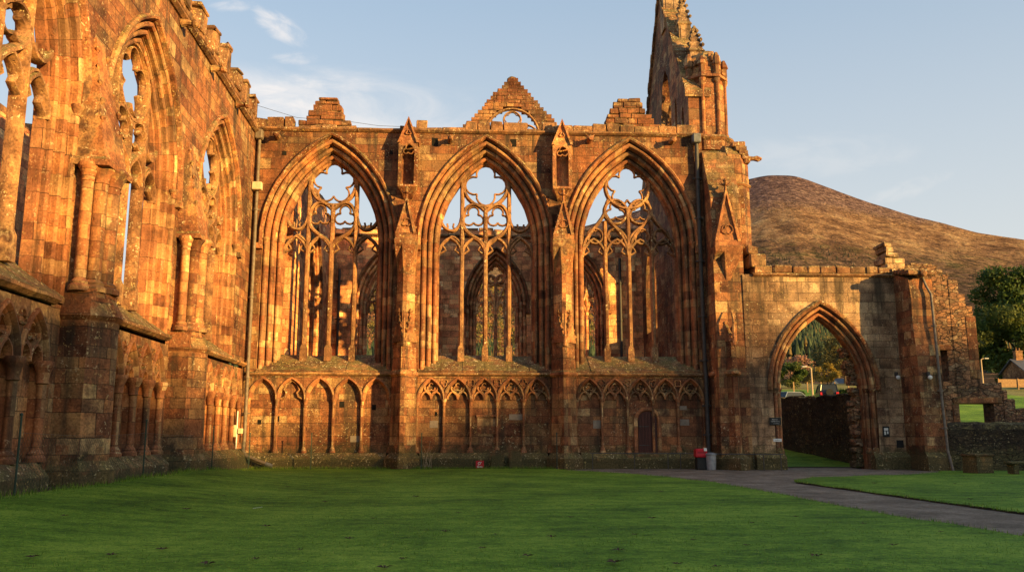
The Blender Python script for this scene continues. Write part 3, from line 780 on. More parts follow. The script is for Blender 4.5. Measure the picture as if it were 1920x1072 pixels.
t.loft([(16.2, octa(cx, cy, 1.25)), (16.7, octa(cx, cy, 1.25)), (16.85, octa(cx, cy, 1.42)), (16.98, octa(cx, cy, 1.36)), (17.1, octa(cx, cy, 1.02)), (20.2, octa(cx, cy, 1.0)), (20.25, octa(cx, cy, 1.2)), (20.4, octa(cx, cy, 1.18)), (20.45, octa(cx, cy, .98)), (21.3, octa(cx, cy, .95)), (21.75, octa(cx + .1, cy, .7)), (22.05, octa(cx + .1, cy, .3))])
t.jitter(.03, 1.5); t.build('turret_body', M['ashlar'], TU)
for k, (x, y) in enumerate(octa(cx, cy, 1.03)):
    s = MB(); s.lathe(x, y, [(.15, 17.0), (.15, 17.2), (.1, 17.25), (.1, 19.9), (.16, 20.05), (.18, 20.2)], 8)
    top = 21.2 + RD.uniform(-.3, .3)
    s.lathe(x, y, [(.17, 20.4), (.16, 20.9), (.24, 20.98), (.2, top), (.08, top + .25)], 6, smooth=False)
    s.jitter(.02, 3); s.build('corner_shaft', M['mould'], TU)
cr = MB()
for k in range(34):
    a = RD.uniform(0, 2 * pi); z = RD.uniform(20.5, 21.9); r = 1.0 - max(0, z - 21.2) * .9
    s_ = RD.uniform(.07, .16); x, y = cx + r * math.cos(a), cy + r * math.sin(a)
    cr.cbox(x - s_, x + s_, y - s_, y + s_, z - s_, z + s_ * 1.2, .03, .03)
cr.build('broken_crown', M['coping'], TU)

# transept gable seen nearly edge-on behind the turret
TG = thing('transept_gable', 'high dark transept gable with lancet windows and pinnacles, seen edge-on behind the stair turret', 'gable')
XG = 11.25; TH = 1.1
def slope(y): return 28.2 - abs(y - 6.3) * 1.5
outer = [(.45, -.5), (.45, 19.4), (6.3, 28.2), (12.6, 18.8), (13.4, 16.5), (14.0, -.5)]
# holes cut as real openings: (centre y, half width, foot, springing, rise)
HO = [(1.7, .22, 17.3, 18.6, .5), (3.2, .25, 17.4, 19.6, .6), (5.6, 1.25, 16.9, 20.3, 2.6), (8.7, .3, 17.4, 19.4, .6), (2.7, .22, 6.3, 9.9, .02), (3.7, .22, 6.3, 9.9, .02), (11.2, 1.6, 8.0, 11.0, 2.6)]
cols = sorted({0.45, 2.2, 4.0, 7.4, 10.2, 14.0} | set())
tm = MB()
def gtop(y): return min(19.4 + (y - .45) * 1.5043, 28.2) if y <= 6.3 else max(28.2 - (y - 6.3) * 1.492, 16.2)
def emit(P, x):                                       # polygon of (y, z) on plane x
    tm.add([(x, y, z) for y, z in P], [tuple(range(len(P)))])
NY = [0.45]
for h in HO: NY += [h[0] - h[1], h[0], h[0] + h[1]]
NY = sorted(set([round(v, 3) for v in NY + [6.3, 14.0, 2.2, 12.6] + [h[0] - h[1] * .5 for h in HO] + [h[0] + h[1] * .5 for h in HO]]))
def hole_top(h, y):
    a = h[1]; R_ = rise_R(a, h[4]) if h[4] > .1 else None
    d = abs(y - h[0])
    if R_ is None: return h[3]
    c = R_ - a; return h[3] + math.sqrt(max(0, R_ * R_ - (d + c) ** 2))
for x in (XG, XG + TH):
    for y0, y1 in zip(NY, NY[1:]):
        mid = (y0 + y1) / 2; hs = sorted([h for h in HO if h[0] - h[1] < mid < h[0] + h[1]], key=lambda h: h[2])
        lo0 = lo1 = -.5
        for h in hs:
            emit([(y0, lo0), (y1, lo1), (y1, h[2]), (y0, h[2])], x); lo0, lo1 = hole_top(h, y0), hole_top(h, y1)
        emit([(y0, lo0), (y1, lo1), (y1, gtop(y1)), (y0, gtop(y0))], x)
for h in HO:
    ys = [y for y in NY if h[0] - h[1] - .01 <= y <= h[0] + h[1] + .01]
    P = [(ys[0], h[2])] + [(y, hole_top(h, y)) for y in ys] + [(ys[-1], h[2])]
    for a, b in zip(P, P[1:] + P[:1]): tm.quad((XG, *a), (XG, *b), (XG + TH, *b), (XG + TH, *a))
tm.quad((XG, .45, -.5), (XG + TH, .45, -.5), (XG + TH, .45, 19.4), (XG, .45, 19.4))
tm.build('masonry', M['ashlar'], TG)
cp = MB()
for k in range(26):
    f0, f1 = k / 26, (k + 1) / 26
    for (ya, za), (yb, zb) in (((.3, 19.2), (6.3, 28.25)), ((12.7, 18.7), (6.3, 28.25))):
        p = [(ya + (yb - ya) * f, za + (zb - za) * f) for f in (f0 + .003, f1 - .003)]
        j = RD.uniform(0, .08)
        cp.rings([[(XG - .12 - j, p[i][0], p[i][1] - .1), (XG + TH + .1, p[i][0], p[i][1] - .1), (XG + TH + .1, p[i][0], p[i][1] + .22 + j), (XG - .12 - j, p[i][0], p[i][1] + .22 + j)] for i in (0, 1)])
cp.build('raking_coping', M['sill'], TG)
tt = MB()
# lancet tracery (in the y-z plane): build in xz then rotate
t2 = MB(); cusped(t2, 5.6 - .6, .58, 19.9, 1.0, .16, .3, 0); cusped(t2, 5.6 + .6, .58, 19.9, 1.0, .16, .3, 0)
t2.bar([(5.6, 16.9), (5.6, 20.4)], .18, .3, 0); t2.bar(foil(5.6, 21.5, .55, 4), .12, .25, 0, closed=True)
for k in range(4): t2.bar([(4.4, 17.4 + k * .8), (5.6, 17.7 + k * .8), (6.8, 17.3 + k * .8)], .12, .2, 0)
t2.v = [(XG + .5 + y, x, z) for x, y, z in t2.v]
t2.build('tracery', M['trac'], TG)
def spire(parent, x, y, z0, h, w, name='pinnacle'):
    p = MB()
    p.loft([(z0, [(x - w, y - w), (x + w, y - w), (x + w, y + w), (x - w, y + w)]), (z0 + h * .5, [(x - w, y - w), (x + w, y - w), (x + w, y + w), (x - w, y + w)]), (z0 + h * .52, [(x - w * 1.25, y - w * 1.25), (x + w * 1.25, y - w * 1.25), (x + w * 1.25, y + w * 1.25), (x - w * 1.25, y + w * 1.25)]), (z0 + h * .56, [(x - w, y - w), (x + w, y - w), (x + w, y + w), (x - w, y + w)]), (z0 + h * .95, [(x - w * .15, y - w * .15), (x + w * .15, y - w * .15), (x + w * .15, y + w * .15), (x - w * .15, y + w * .15)])])
    for dx, dy in ((-1, -1), (1, -1), (1, 1), (-1, 1)): crockets(p, (x + dx * w, y + dy * w, z0 + h * .58), (x + dx * w * .15, y + dy * w * .15, z0 + h * .95), 4, w * .34, (dx * .7, dy * .7, .2))
    for s in (-1, 1): p.box(x + s * w * .5 - w * .16, x + s * w * .5 + w * .16, y - w - .02, y - w + .05, z0 + h * .15, z0 + h * .46)
    p.lathe(x, y, [(w * .3, z0 + h * .93), (w * .42, z0 + h * .97), (w * .12, z0 + h * 1.02)], 6)
    p.jitter(.03, 2.5)
    return p.build(name, M['ashlar_brown'], parent)
spire(TG, 12.1, 1.9, 20.6, 3.2, .36)
spire(TG, 11.9, 3.5, 22.6, 3.9, .34)
spire(TG, 11.6, 5.4, 25.2, 4.6, .46)
# ------------------------------------------------------------------ the church: long wall running towards the camera on the left
LW = thing('nave_wall', 'tall sunlit sandstone nave wall on the left, with blind arcades and deep moulded windows', 'ruin wall', (-11, 0, 0), rad(91.44))
LWIN = [-6.1, -15.2, -23.4]; LB = [1.2, -10.65, -19.5, -29.5]
Rl = rise_R(3.45, 4.9); LZ = 17.0
wf = MB()
for cx, x1, x0 in zip(LWIN, LB, LB[1:]):
    panel(wf, x0, x1, 4.85, LZ, 0, arch_pts(cx, 3.45, 4.85, 10.2, Rl, 0, 16, 8))
    panel(wf, x0, x1, -.5, LZ, 1.05, arch_pts(cx, 3.45, 5.8, 10.2, Rl, 3 * .26 - .5, 16, 8), back=True)
wf.quad((-29.5, 0, LZ), (1.2, 0, LZ), (1.2, 1.05, LZ), (-29.5, 1.05, LZ))
wf.quad((-29.5, 0, -.5), (-29.5, 1.05, -.5), (-29.5, 1.05, LZ), (-29.5, 0, LZ))
for a, b in ((-.5, 1.2), (-11.9, -9.3), (-20.7, -18.3), (-29.5, -28.0)): wf.quad((a, 0, .6), (b, 0, .6), (b, 0, 4.85), (a, 0, 4.85))
wf.build('masonry', M['ashlar'], LW)
for cx, st in zip(LWIN, (4, 1, 2)):
    window(LW, cx, 3.45, 5.0, 10.2, 4.9, st, 5.9, no=3, so=.26, sd=.18, thick=1.05, depth_tr=.62)
arcade(LW, -9.3, -.5, 7, .95, 3.3, 1.15, 2, .34, sr=.115)
arcade(LW, -18.3, -11.9, 5, .95, 3.3, 1.15, 2, .34, sr=.115)
arcade(LW, -28.0, -20.7, 5, .95, 3.3, 1.2, 2, .34, sr=.115)
for a, b in ((-29.5, -20.9), (-18.1, -12.0), (-9.2, .1)):
    x = a; pl = MB()
    while x < b - .05:
        w = min(RD.uniform(.7, 1.5), b - x)
        if b - x - w < .4: w = b - x
        j = RD.uniform(-.02, .02)
        pl.loft([(zz, [(x + .004, yy + j), (x + w - .004, yy + j), (x + w - .004, .3), (x + .004, .3)]) for zz, yy in ((-.6, -.4), (.62, -.4), (.72, -.32), (.95, -.08))])
        x += w
    pl.jitter(.03, 1.5); pl.build('plinth', M['plinth'], LW)
for a, b in ((-29.5, -20.6), (-18.4, -11.8), (-9.5, 0)): stringcourse(LW, a, b, 4.92, 0, .2, .2)
stringcourse(LW, -29.5, .2, 16.6, 0, .2, .22)
pp = MB(); x = -29.5
while x < .2:                                        # worn battlement: low course with single upright blocks
    pp.cbox(x, x + .95, -.05, .7, 16.95, 17.2 + RD.uniform(-.04, .1), .03, .03); x += .96
pp.jitter(.07, 1.8); pp.build('parapet', M['coping'], LW)
for x in (-18.5, -16.2, -14.2, -12.2, -10.3, -8.3, -6.3, -4.4, -2.6, -.9):
    q = MB(); w = RD.uniform(.32, .45); h = RD.uniform(.7, 1.0)
    q.cbox(x - w, x + w, -.12, .6, 17.15, 17.2 + h, .05, .05); q.cbox(x - w * 1.15, x + w * 1.1, -.16, .62, 17.2 + h, 17.36 + h, .04, .04)
    q.jitter(.08, 2.2); q.build('merlon', M['coping'], LW)
for x, z in ((-12.6, 16.3), (-8.6, 16.3), (-4.4, 16.4)): gargoyle(LW, x, z, -.05, .6)
for x in (-10.65, -19.3, -28.3):
    b = MB(); w = .86; p = 1.1
    b.loft([(-.6, hexplan(x, w * 1.1, p * 1.14, .45)), (.72, hexplan(x, w * 1.1, p * 1.14, .45)), (.85, hexplan(x, w * 1.03, p * 1.05, .45)), (.95, hexplan(x, w, p, .45)), (4.5, hexplan(x, w * .97, p * .98, .45)), (4.62, hexplan(x, w * 1.07, p * 1.08, .45)), (4.74, hexplan(x, w * 1.04, p * 1.04, .45)), (5.1, hexplan(x, w * .95, p * .86, .3)), (5.3, hexplan(x, w * .92, p * .82, .2))])
    b.jitter(.03, 1.3)
    o = b.build('buttress', M['ashlar'], LW)
    for dx, y, r in ((-.72, -.34, .15), (-.42, -.56, .19), (0, -.68, .22), (.42, -.56, .19), (.72, -.34, .15)):
        s = MB(); base_lathe(s, x + dx, y, 5.25, r * .85, 1.2); cap_lathe(s, x + dx, y, 8.6, r * .85, 1.5)
        s.lathe(x + dx, y, [(r, 5.6), (r, 8.2)], 12); s.build('shaft', M['mould'], o)
    c = MB(); c.box(x - .62, x + .62, -.3, .05, 5.2, 8.5, .01)
    c.loft([(8.6, [(x - .86, -.9), (x + .86, -.9), (x + .86, .1), (x - .86, .1)]), (8.76, [(x - .88, -.92), (x + .88, -.92), (x + .88, .1), (x - .88, .1)]), (8.86, [(x - .78, -.76), (x + .78, -.76), (x + .78, .1), (x - .78, .1)]), (9.6, [(x - .74, -.62), (x + .74, -.62), (x + .74, .1), (x - .74, .1)]), (10.6, [(x - .62, -.4), (x + .62, -.4), (x + .62, .1), (x - .62, .1)]), (12.4, [(x - .3, -.06), (x + .3, -.06), (x + .3, .1), (x - .3, .1)])])
    crockets(c, (x - .7, -.64, 9.6), (x - .3, -.1, 12.2), 5, .1); crockets(c, (x + .7, -.64, 9.6), (x + .3, -.1, 12.2), 5, .1)
    c.jitter(.05, 1.4); c.build('weathering', M['plain'], o)
# ------------------------------------------------------------------ inner walls seen through the windows
IL = thing('aisle_wall', 'dark inner aisle wall with one tall blind window, seen through the left traceried window', 'ruin wall', (-9.25, 1.55, 0), rad(90))
wf = MB(); Ri = rise_R(2.1, 4.0)
panel(wf, 0, 12.3, -.5, 15.2, 0, arch_pts(6.0, 2.1, 4.0, 9.6, Ri, 0, 14, 8)); panel(wf, 0, 12.3, -.5, 15.2, 1.2, arch_pts(6.0, 2.1, 4.0, 9.6, Ri, .56, 14, 8), back=True)
wf.quad((0, 0, 15.2), (12.3, 0, 15.2), (12.3, 1.2, 15.2), (0, 1.2, 15.2)); wf.quad((0, 1.2, -.5), (0, 0, -.5), (0, 0, 15.2), (0, 1.2, 15.2))
wf.build('masonry', M['inner'], IL)
w, _, _ = window(IL, 6.0, 2.1, 4.0, 9.6, 4.0, 2, 4.6, mat=M['inner'], no=3, so=.2, sd=.22, thick=1.2, tr=False)
bl = MB(); bl.box(3.5, 8.5, 1.02, 1.18, 3.5, 14); bl.build('blocking', M['rubble'], IL)
parapet(IL, 0, 12.3, 15.2, .02, 1.1, .1, .9, .3, mat=M['coping'])
FR = thing('choir_wall', 'shaded far choir wall with three pointed windows open to the wooded hillside', 'ruin wall', (0, 14, 0))
wf = MB(); cxs = [(-5.7, 2.0), (1.52, 2.0), (7.0, 1.9)]; bx = [-10.5, -2.2, 4.3, 11.3]; Rf = rise_R(2.0, 3.7)
for (cx, a), x0, x1 in zip(cxs, bx, bx[1:]):
    R_ = rise_R(a, 3.7)
    panel(wf, x0, x1, -.5, 15.0, 0, arch_pts(cx, a, 4.4, 10.0, R_, 0, 14, 8)); panel(wf, x0, x1, -.5, 15.0, 1.2, arch_pts(cx, a, 4.4, 10.0, R_, .2, 14, 8), back=True)
wf.quad((-10.5, 0, 15), (11.3, 0, 15), (11.3, 1.2, 15), (-10.5, 1.2, 15))
wf.build('masonry', M['inner'], FR)
for (cx, a), st in zip(cxs, (3, 3, 2)): window(FR, cx, a, 4.4, 10.0, 3.7, st, 4.8, mat=M['inner'], no=3, so=.22, sd=.25, thick=1.2, trmat=M['inner'])
stringcourse(FR, -10.4, 11.2, 14.6, 0, .18, .2)
parapet(FR, -10.5, 11.3, 15.0, .02, 1.1, .1, .4, .25)
nc = MB()
for x in (-2.4,):                                    # image niche beside the middle window
    nc.box(x - .45, x - .3, -.2, .05, 6.4, 11.2); nc.box(x + .3, x + .45, -.2, .05, 6.4, 11.2)
    nc.bar(pointed(x, .38, 8.0, .7), .12, .25, -.1); nc.bar(pointed(x, .42, 10.4, 1.3), .1, .25, -.1); nc.bar([(x - .05, 8.8), (x, 10.2)], .3, .2, -.1)
    finial(nc, x, -.15, 12.0, .25)
nc.build('niche', M['inner'], FR)
def pipe(name, label, pts, r, mat, brackets=(), loc_y=0):
    p = MB(); p.tube(pts, r, 10)
    o = p.build(name, mat); tag(o, label, 'drainpipe')
    for (x, y, z) in brackets:
        b = MB(); b.lathe(x, y, [(r * 1.35, z - .05), (r * 1.45, z), (r * 1.35, z + .05)], 10); b.box(x - r * 2.2, x + r * 2.2, y + r * .2, y + r * 1.2, z - .03, z + .03)
        b.build('bracket', mat, o)
    return o
pipe('downpipe', 'dark downpipe on the far choir wall, seen through the right traceried window', [(9.75, 13.9, 2), (9.75, 13.9, 13.2)], .09, M['iron'], [(9.75, 13.9, z) for z in (6.5, 9, 11.5)])
pipe('downpipe', 'dark downpipe on the far choir wall, seen through the left traceried window', [(-8.75, 13.85, 2), (-8.75, 13.85, 12.3)], .09, M['iron'], [(-8.75, 13.85, z) for z in (6.5, 9, 11.5)])
NW = thing('range_wall', 'shaded masonry wall inside the nave, glimpsed through the nearest tall left window', 'ruin wall', (-20.5, -10, 0), rad(90))
wf = MB(); panel(wf, -22, 14, -.5, 15.4, 0, arch_pts(-9, 2.2, 5, 9, rise_R(2.2, 3.6), 0, 12, 6)); panel(wf, -22, 14, -.5, 15.4, 1.1, arch_pts(-9, 2.2, 5, 9, rise_R(2.2, 3.6), 0, 12, 6), back=True)
wf.quad((-22, 0, 15.4), (14, 0, 15.4), (14, 1.1, 15.4), (-22, 1.1, 15.4)); wf.build('masonry', M['inner'], NW)
window(NW, -9, 2.2, 5, 9, 3.6, 2, 5.4, mat=M['inner'], no=3, so=.2, sd=.2, thick=1.1, trmat=M['inner'])
parapet(NW, -22, 14, 15.4, .02, 1, .1, .5, .3)
# ------------------------------------------------------------------ gateway wall on the right
GW = thing('gateway_wall', 'sandstone gateway wall with a pointed archway open to the fields', 'ruin wall', (0, -1.5, 0))
GA = (16.83, 2.5, -.1, 3.75, 4.05)
wf = MB(); Rg = rise_R(2.5, 4.05); gl = arch_pts(16.83, 2.5, -.3, 3.75, Rg, 0, 16, 6)
panel(wf, 13.1, 20.7, -.3, 9.3, 0, gl); panel(wf, 13.1, 21.3, -.3, 9.3, 1.4, arch_pts(16.83, 2.5, -.3, 3.75, Rg, .3, 16, 6), back=True)
wf.quad((13.1, 0, 9.3), (21.3, 0, 9.3), (21.3, 1.4, 9.3), (13.1, 1.4, 9.3))
wf.build('masonry', M['ashlar_brown'], GW)
pr = mould_profile(2, .23, .2, .07); pr2 = pr + [(.5, .42), (.5, .62), (.42, .66), (.42, 1.0), (.3, 1.4)]
m = MB(); sweep_arch(m, 16.83, 2.5, -.3, 3.75, Rg, pr2, 18, 8, rough=.03)
ga = m.build('archway', M['mould'], GW, sharp=32)
h = MB(); sweep_arch(h, 16.83, 2.5, 3.7, 3.75, Rg, [(-.24, .01), (-.24, -.1), (-.15, -.16), (-.05, -.13), (0, 0)], 18, 1, rough=.025); h.build('hood_mould', M['plain'], ga)
for s in (-1, 1):
    for o_, d_, r_ in ((2.36, .1, .09), (2.14, .3, .08)):
        cp = MB(); cap_lathe(cp, 16.83 + s * o_, d_, 3.75, r_); cp.build('capital', M['plain'], ga)
        cp = MB(); base_lathe(cp, 16.83 + s * o_, d_, .72, r_); cp.build('base', M['plain'], ga)
br = MB()                                            # broken masonry of the right jamb, inside the arch
for k in range(80):
    z = RD.uniform(.2, 5.9); hw_ = 2.08 if z < 3.75 else math.sqrt((Rg - .42) ** 2 - (z - 3.75) ** 2) - (Rg - 2.5)
    s = RD.uniform(.12, .24); x = 16.83 + hw_ + s * .4 - RD.uniform(0, .3)
    br.cbox(x - s, x + s * 1.2, .95 + RD.uniform(-.1, .1), 1.5, z - s * .6, z + s * .6, .03, .03)
br.build('broken_core', M['rubble'], GW)
for a, b in ((13.3, 14.72), (18.95, 20.75)):
    pl = MB(); pl.loft([(-.4, [(a, -.34), (b, -.34), (b, .6), (a, .6)]), (.55, [(a, -.32), (b, -.32), (b, .6), (a, .6)]), (.78, [(a, -.02), (b, -.02), (b, .6), (a, .6)])])
    pl.jitter(.05, 1.3); pl.build('plinth', M['plinth'], GW)
stringcourse(GW, 13.6, 20.75, 9.28, 0, .14, .16)
cpn = MB(); x = 13.7
while x < 20.4:
    w = RD.uniform(.5, 1.15); cpn.cbox(x, x + w - .03, -.06, 1.3, 9.36, 9.72 + RD.uniform(-.05, .06), .05, .03); x += w
cpn.cbox(13.5, 14.3, .0, 1.3, 9.7, 10.3, .05, .05); cpn.cbox(13.45, 13.95, .1, 1.2, 10.3, 10.75, .05, .05)
cpn.jitter(.05, 2); cpn.build('coping', M['coping'], GW)
st = MB(); z = 9.3; 
for (h, a, b) in ((.3, 20.3, 21.4), (.35, 20.35, 21.3), (.3, 20.3, 21.25), (.25, 20.38, 20.95), (.28, 20.35, 20.85), (.2, 20.3, 20.8)):
    st.cbox(a, b, .1, 1.2, z, z + h - .01, .04, .04); z += h
st.jitter(.07, 1.6); st.build('chimney_stub', M['ashlar_brown'], GW)
# raking buttress of the gateway
b = MB(); X0, X1 = 20.62, 21.75
P = [(.2, -.5), (-1.95, -.5), (-1.9, .6), (-1.7, .8), (-1.62, 5.2), (-1.5, 6.8), (-1.5, 8.0), (-1.4, 8.9), (.2, 9.4)]
n = len(P); b.add([(X0, y, z) for y, z in P] + [(X1, y, z) for y, z in P], [tuple(range(n))[::-1], tuple(range(n, 2 * n))] + [((i + 1) % n, i, n + i, n + (i + 1) % n)[::-1] for i in range(n)])
b.jitter(.05, 1.0)
o = b.build('buttress', M['ashlar'], GW)
c = MB()
for k in range(5):
    y0 = -1.7 + k * .38; z0 = 9.05 + k * .08
    c.cbox(X0 - .12, X1 + .1, y0, y0 + .37, z0, z0 + .2 + RD.uniform(0, .08), .03, .03)
c.build('coping', M['coping'], o)
gargoyle(GW, 21.2, 9.1, -1.45, .4)
# ------------------------------------------------------------------ rubble walls on the right
def ragged(name, label, cols, y0, y1, mat, holes=(), jag=.16, rz=0, loc=(0, 0, 0), group=None, z0=-.5):
    """ruin wall: an uneven profile of stones; cols = [(x, ztop)...]; holes = (x0, x1, z0, z1)"""
    t = thing(name, label, 'ruin wall', loc, rz, group)
    m = MB(); xs = sorted({c[0] for c in cols} | {h[0] for h in holes} | {h[1] for h in holes})
    fine = []
    for a, b2 in zip(xs, xs[1:]):
        k = max(1, int((b2 - a) / .32)); fine += [a + (b2 - a) * i / k for i in range(k)]
    fine.append(xs[-1])
    def zt(x):
        for a, b2 in zip(cols, cols[1:]):
            if a[0] <= x <= b2[0]: return a[1] + (b2[1] - a[1]) * (x - a[0]) / max(1e-6, b2[0] - a[0])
        return cols[-1][1]
    for a, b2 in zip(fine, fine[1:]):
        mid = (a + b2) / 2; top = zt(mid) + RD.uniform(-jag, jag); lo = z0
        for h in sorted([h for h in holes if h[0] < mid < h[1]], key=lambda h: h[2]):
            m.box(a, b2, y0, y1, lo, h[2]); lo = h[3]
        m.box(a, b2, y0, y1, lo, top)
        if RD.random() < .8:
            s = RD.uniform(.08, .2); m.cbox(mid - s * 1.4, mid + s * 1.4, y0 + .03, y1 - .1, top - .02, top + s, .04, .04)
    m.jitter(.05, 1.7)
    m.build('masonry', mat, t)
    return t
RW = ragged('rubble_wall', 'tall broken rubble wall with a slit window, stepping down to the right of the gateway', [(21.6, 10.0), (23.1, 9.75), (23.7, 9.4), (24.2, 8.9), (24.55, 8.2), (24.85, 7.8), (24.9, 4.1), (26.0, 4.1), (26.2, 3.4), (26.6, 2.8), (27.2, 2.5), (29, 2.3), (32, 2.2)], -.8, .1, M['rubble'], [(22.9, 23.4, 4.2, 5.7), (23.75, 25.5, 2.0, 3.1)])
lt = MB(); lt.cbox(22.7, 23.6, -.85, .12, 5.7, 6.0, .03, .01); lt.build('lintel', M['plain'], RW); lt = MB(); lt.cbox(23.45, 25.9, -.86, .12, 3.1, 3.4, .03, .02)
lt.build('lintel', M['plain'], RW)
jb = MB(); jb.cbox(23.4, 23.75, -.85, .1, 2.0, 3.1, .03, .01); jb.build('quoin', M['ashlar'], RW); jb = MB(); jb.cbox(24.45, 24.95, -.85, .08, 4.3, 7.4, .03, .02)
jb.build('quoin', M['ashlar'], RW)
BW = thing('boundary_wall', 'low dark rubble boundary wall with a rounded top behind the stone plinth', 'wall')
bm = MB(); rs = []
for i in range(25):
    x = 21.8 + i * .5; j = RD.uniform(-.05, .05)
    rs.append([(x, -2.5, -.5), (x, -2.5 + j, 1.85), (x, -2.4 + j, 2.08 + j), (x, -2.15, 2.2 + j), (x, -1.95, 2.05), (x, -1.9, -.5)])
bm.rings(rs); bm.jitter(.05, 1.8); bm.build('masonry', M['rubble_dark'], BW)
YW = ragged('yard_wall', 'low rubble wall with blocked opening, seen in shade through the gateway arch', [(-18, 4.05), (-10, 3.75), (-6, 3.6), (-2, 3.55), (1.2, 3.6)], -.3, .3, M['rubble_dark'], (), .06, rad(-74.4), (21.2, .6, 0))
# ------------------------------------------------------------------ place finder: a picture point at world depth y
FPX = 1630.; PIT = rad(9.7); YAW = rad(2.6); CAM = Vector((0, -42.6, 1.6))
cf = Vector((math.sin(YAW) * math.cos(PIT), math.cos(YAW) * math.cos(PIT), math.sin(PIT))); crt = Vector((math.cos(YAW), -math.sin(YAW), 0)); cu = crt.cross(cf)
def ray(px, py): return cf + crt * ((px - 960) / FPX) + cu * ((536 - py) / FPX)
def at(px, py, y):
    d = ray(px, py); return CAM + d * ((y - CAM.y) / d.y)
def sm(a, b, x):
    t = max(0, min(1, (x - a) / (b - a))); return t * t * (3 - 2 * t)
def lerp_tab(T, x):
    if x <= T[0][0]: return T[0][1]
    for a, b in zip(T, T[1:]):
        if x <= b[0]: return a[1] + (b[1] - a[1]) * (x - a[0]) / (b[0] - a[0])
    return T[-1][1]
def gz(x, y):
    m = .36 * sm(-4, -10, x) * sm(-2.5, -12, y)
    q = .12 * max(0, min(y, 75) - 3) + .05 * max(0, y - 75)
    k = sm(12.5, 15, x) if x > 0 else 0
    f = q * (k + (1 - k) * sm(18, 60, y))
    return m + f
# ------------------------------------------------------------------ ground materials
def ground_mat(name, lo, mid, hi, stripes=0, sc_=1.0, bmp=.5):
    t = NT(name); ob = t.tc('Object')
    a = t.noise(ob, .35 * sc_, 5, .6); b = t.noise(t.mapv(ob, (1, 1.5, 1)), 2.2 * sc_, 5, .65); c = t.noise(ob, 28 * sc_, 4, .7); e = t.noise(t.mapv(ob, (1, 1.4, 1)), 9 * sc_, 3, .6)
    f = t.math('ADD', t.math('MULTIPLY', a, .45), t.math('ADD', t.math('MULTIPLY', b, .3), t.math('MULTIPLY', e, .3)))
    if stripes:
        w = t.n('ShaderNodeTexWave', wave_type='BANDS', bands_direction='Y'); t.put(w.inputs['Vector'], ob); w.inputs['Scale'].default_value = .32; w.inputs['Distortion'].default_value = 1.2; w.inputs['Detail'].default_value = 2
        f = t.math('ADD', f, t.math('MULTIPLY', t.math('SUBTRACT', w.outputs['Fac'], .5), .035))
    col = t.ramp(f, [(.42, lo), (.52, mid), (.64, hi)])
    col = t.mix(1.0, col, t.ramp(c, [(.3, (.45, .5, .45)), (.5, (1, 1, 1)), (.72, (1.7, 1.6, 1.4))]), 'MULTIPLY')
    t.l(col, t.b.inputs['Base Color'])
    t.b.inputs['Specular IOR Level'].default_value = .15
    t.bump(t.math('ADD', t.math('MULTIPLY', c, .6), t.math('MULTIPLY', e, 1.0)), bmp, .05)
    return t.m
M['grass'] = ground_mat('mown_grass', (.038, .085, .008), (.1, .19, .014), (.195, .29, .03), 1)
M['field'] = ground_mat('rough_field', (.1, .10, .03), (.17, .16, .05), (.26, .21, .08), 0, .5)
M['gravel'] = ground_mat('gravel_path', (.11, .085, .062), (.185, .145, .108), (.31, .25, .19), 0, 2.6, .8)
M['soil'] = ground_mat('leafy_soil', (.045, .026, .016), (.085, .05, .03), (.16, .1, .06), 0, 3, 1.0)
M['edge'] = flat('cut_turf_edge', (.035, .03, .015), 1, .3, bump=.8)

def sheet(name, mat, ys, xl, xr, nx, z, kind='structure', skirt=0, amp=0.0):
    m = MB(); n = nx + 1; vs = []
    for y in ys:
        a, b = xl(y), xr(y)
        for i in range(n):
            x = a + (b - a) * i / nx
            vs.append((x, y, gz(x, y) + z + amp * noise.noise(Vector((x * .5, y * .5, 0)))))
    fs = [(j * n + i, j * n + i + 1, (j + 1) * n + i + 1, (j + 1) * n + i) for j in range(len(ys) - 1) for i in range(nx)]
    m.add(vs, fs, smooth=True)
    if skirt:
        for j in range(len(ys) - 1):
            for i in (0, nx):
                a, b = vs[j * n + i], vs[(j + 1) * n + i]
                m.add([a, b, (b[0], b[1], b[2] - skirt), (a[0], a[1], a[2] - skirt)], [(0, 1, 2, 3)], mi=1)
        for j in (0, len(ys) - 1):
            for i in range(nx):
                a, b = vs[j * n + i], vs[j * n + i + 1]
                m.add([a, b, (b[0], b[1], b[2] - skirt), (a[0], a[1], a[2] - skirt)], [(0, 1, 2, 3)], mi=1)
    return struct(m.build(name, [mat, M['edge']], uvs=False, sharp=0), kind)
def frange(a, b, s):
    n = max(1, int(abs(b - a) / s)); return [a + (b - a) * i / n for i in range(n + 1)]
LXR = [(-60, 16), (-45, 12), (-35, 10), (-28.5, 8.7), (-26, 8.35), (-20, 8.3), (-13, 8.15), (-10, 7.6), (-7, 6.7), (-5, 5.8), (-3.2, 4.6), (-2.7, 4.3), (-1, 4.0)]
RXL = [(-60, 20), (-38, 14), (-30, 12), (-24.7, 11.3), (-20, 11.15), (-16.8, 11.1), (-13, 10.95), (-12, 11.3), (-10, 12.7), (-8.6, 15.6), (-7.2, 18.2), (-5.8, 19.8), (-4, 20.8)]
XL = [(-60, -9.2), (-20, -9.35), (-14, -9.5), (-8, -9.8), (-1, -10.3)]
sheet('ground', M['field'], frange(-160, 330, 4), lambda y: -260, lambda y: 420, 170, -.15)
sheet('soil', M['soil'], frange(-60, .2, 1.0), lambda y: -11.3, lambda y: lerp_tab(XL, y) + .5, 6, -.0, amp=.04)
sheet('path', M['gravel'], frange(-60, -2.55, .8), lambda y: lerp_tab(LXR, y) - .3, lambda y: max(lerp_tab(RXL, y) + .3, 21.0 if y > -7 else 0), 14, -.015)
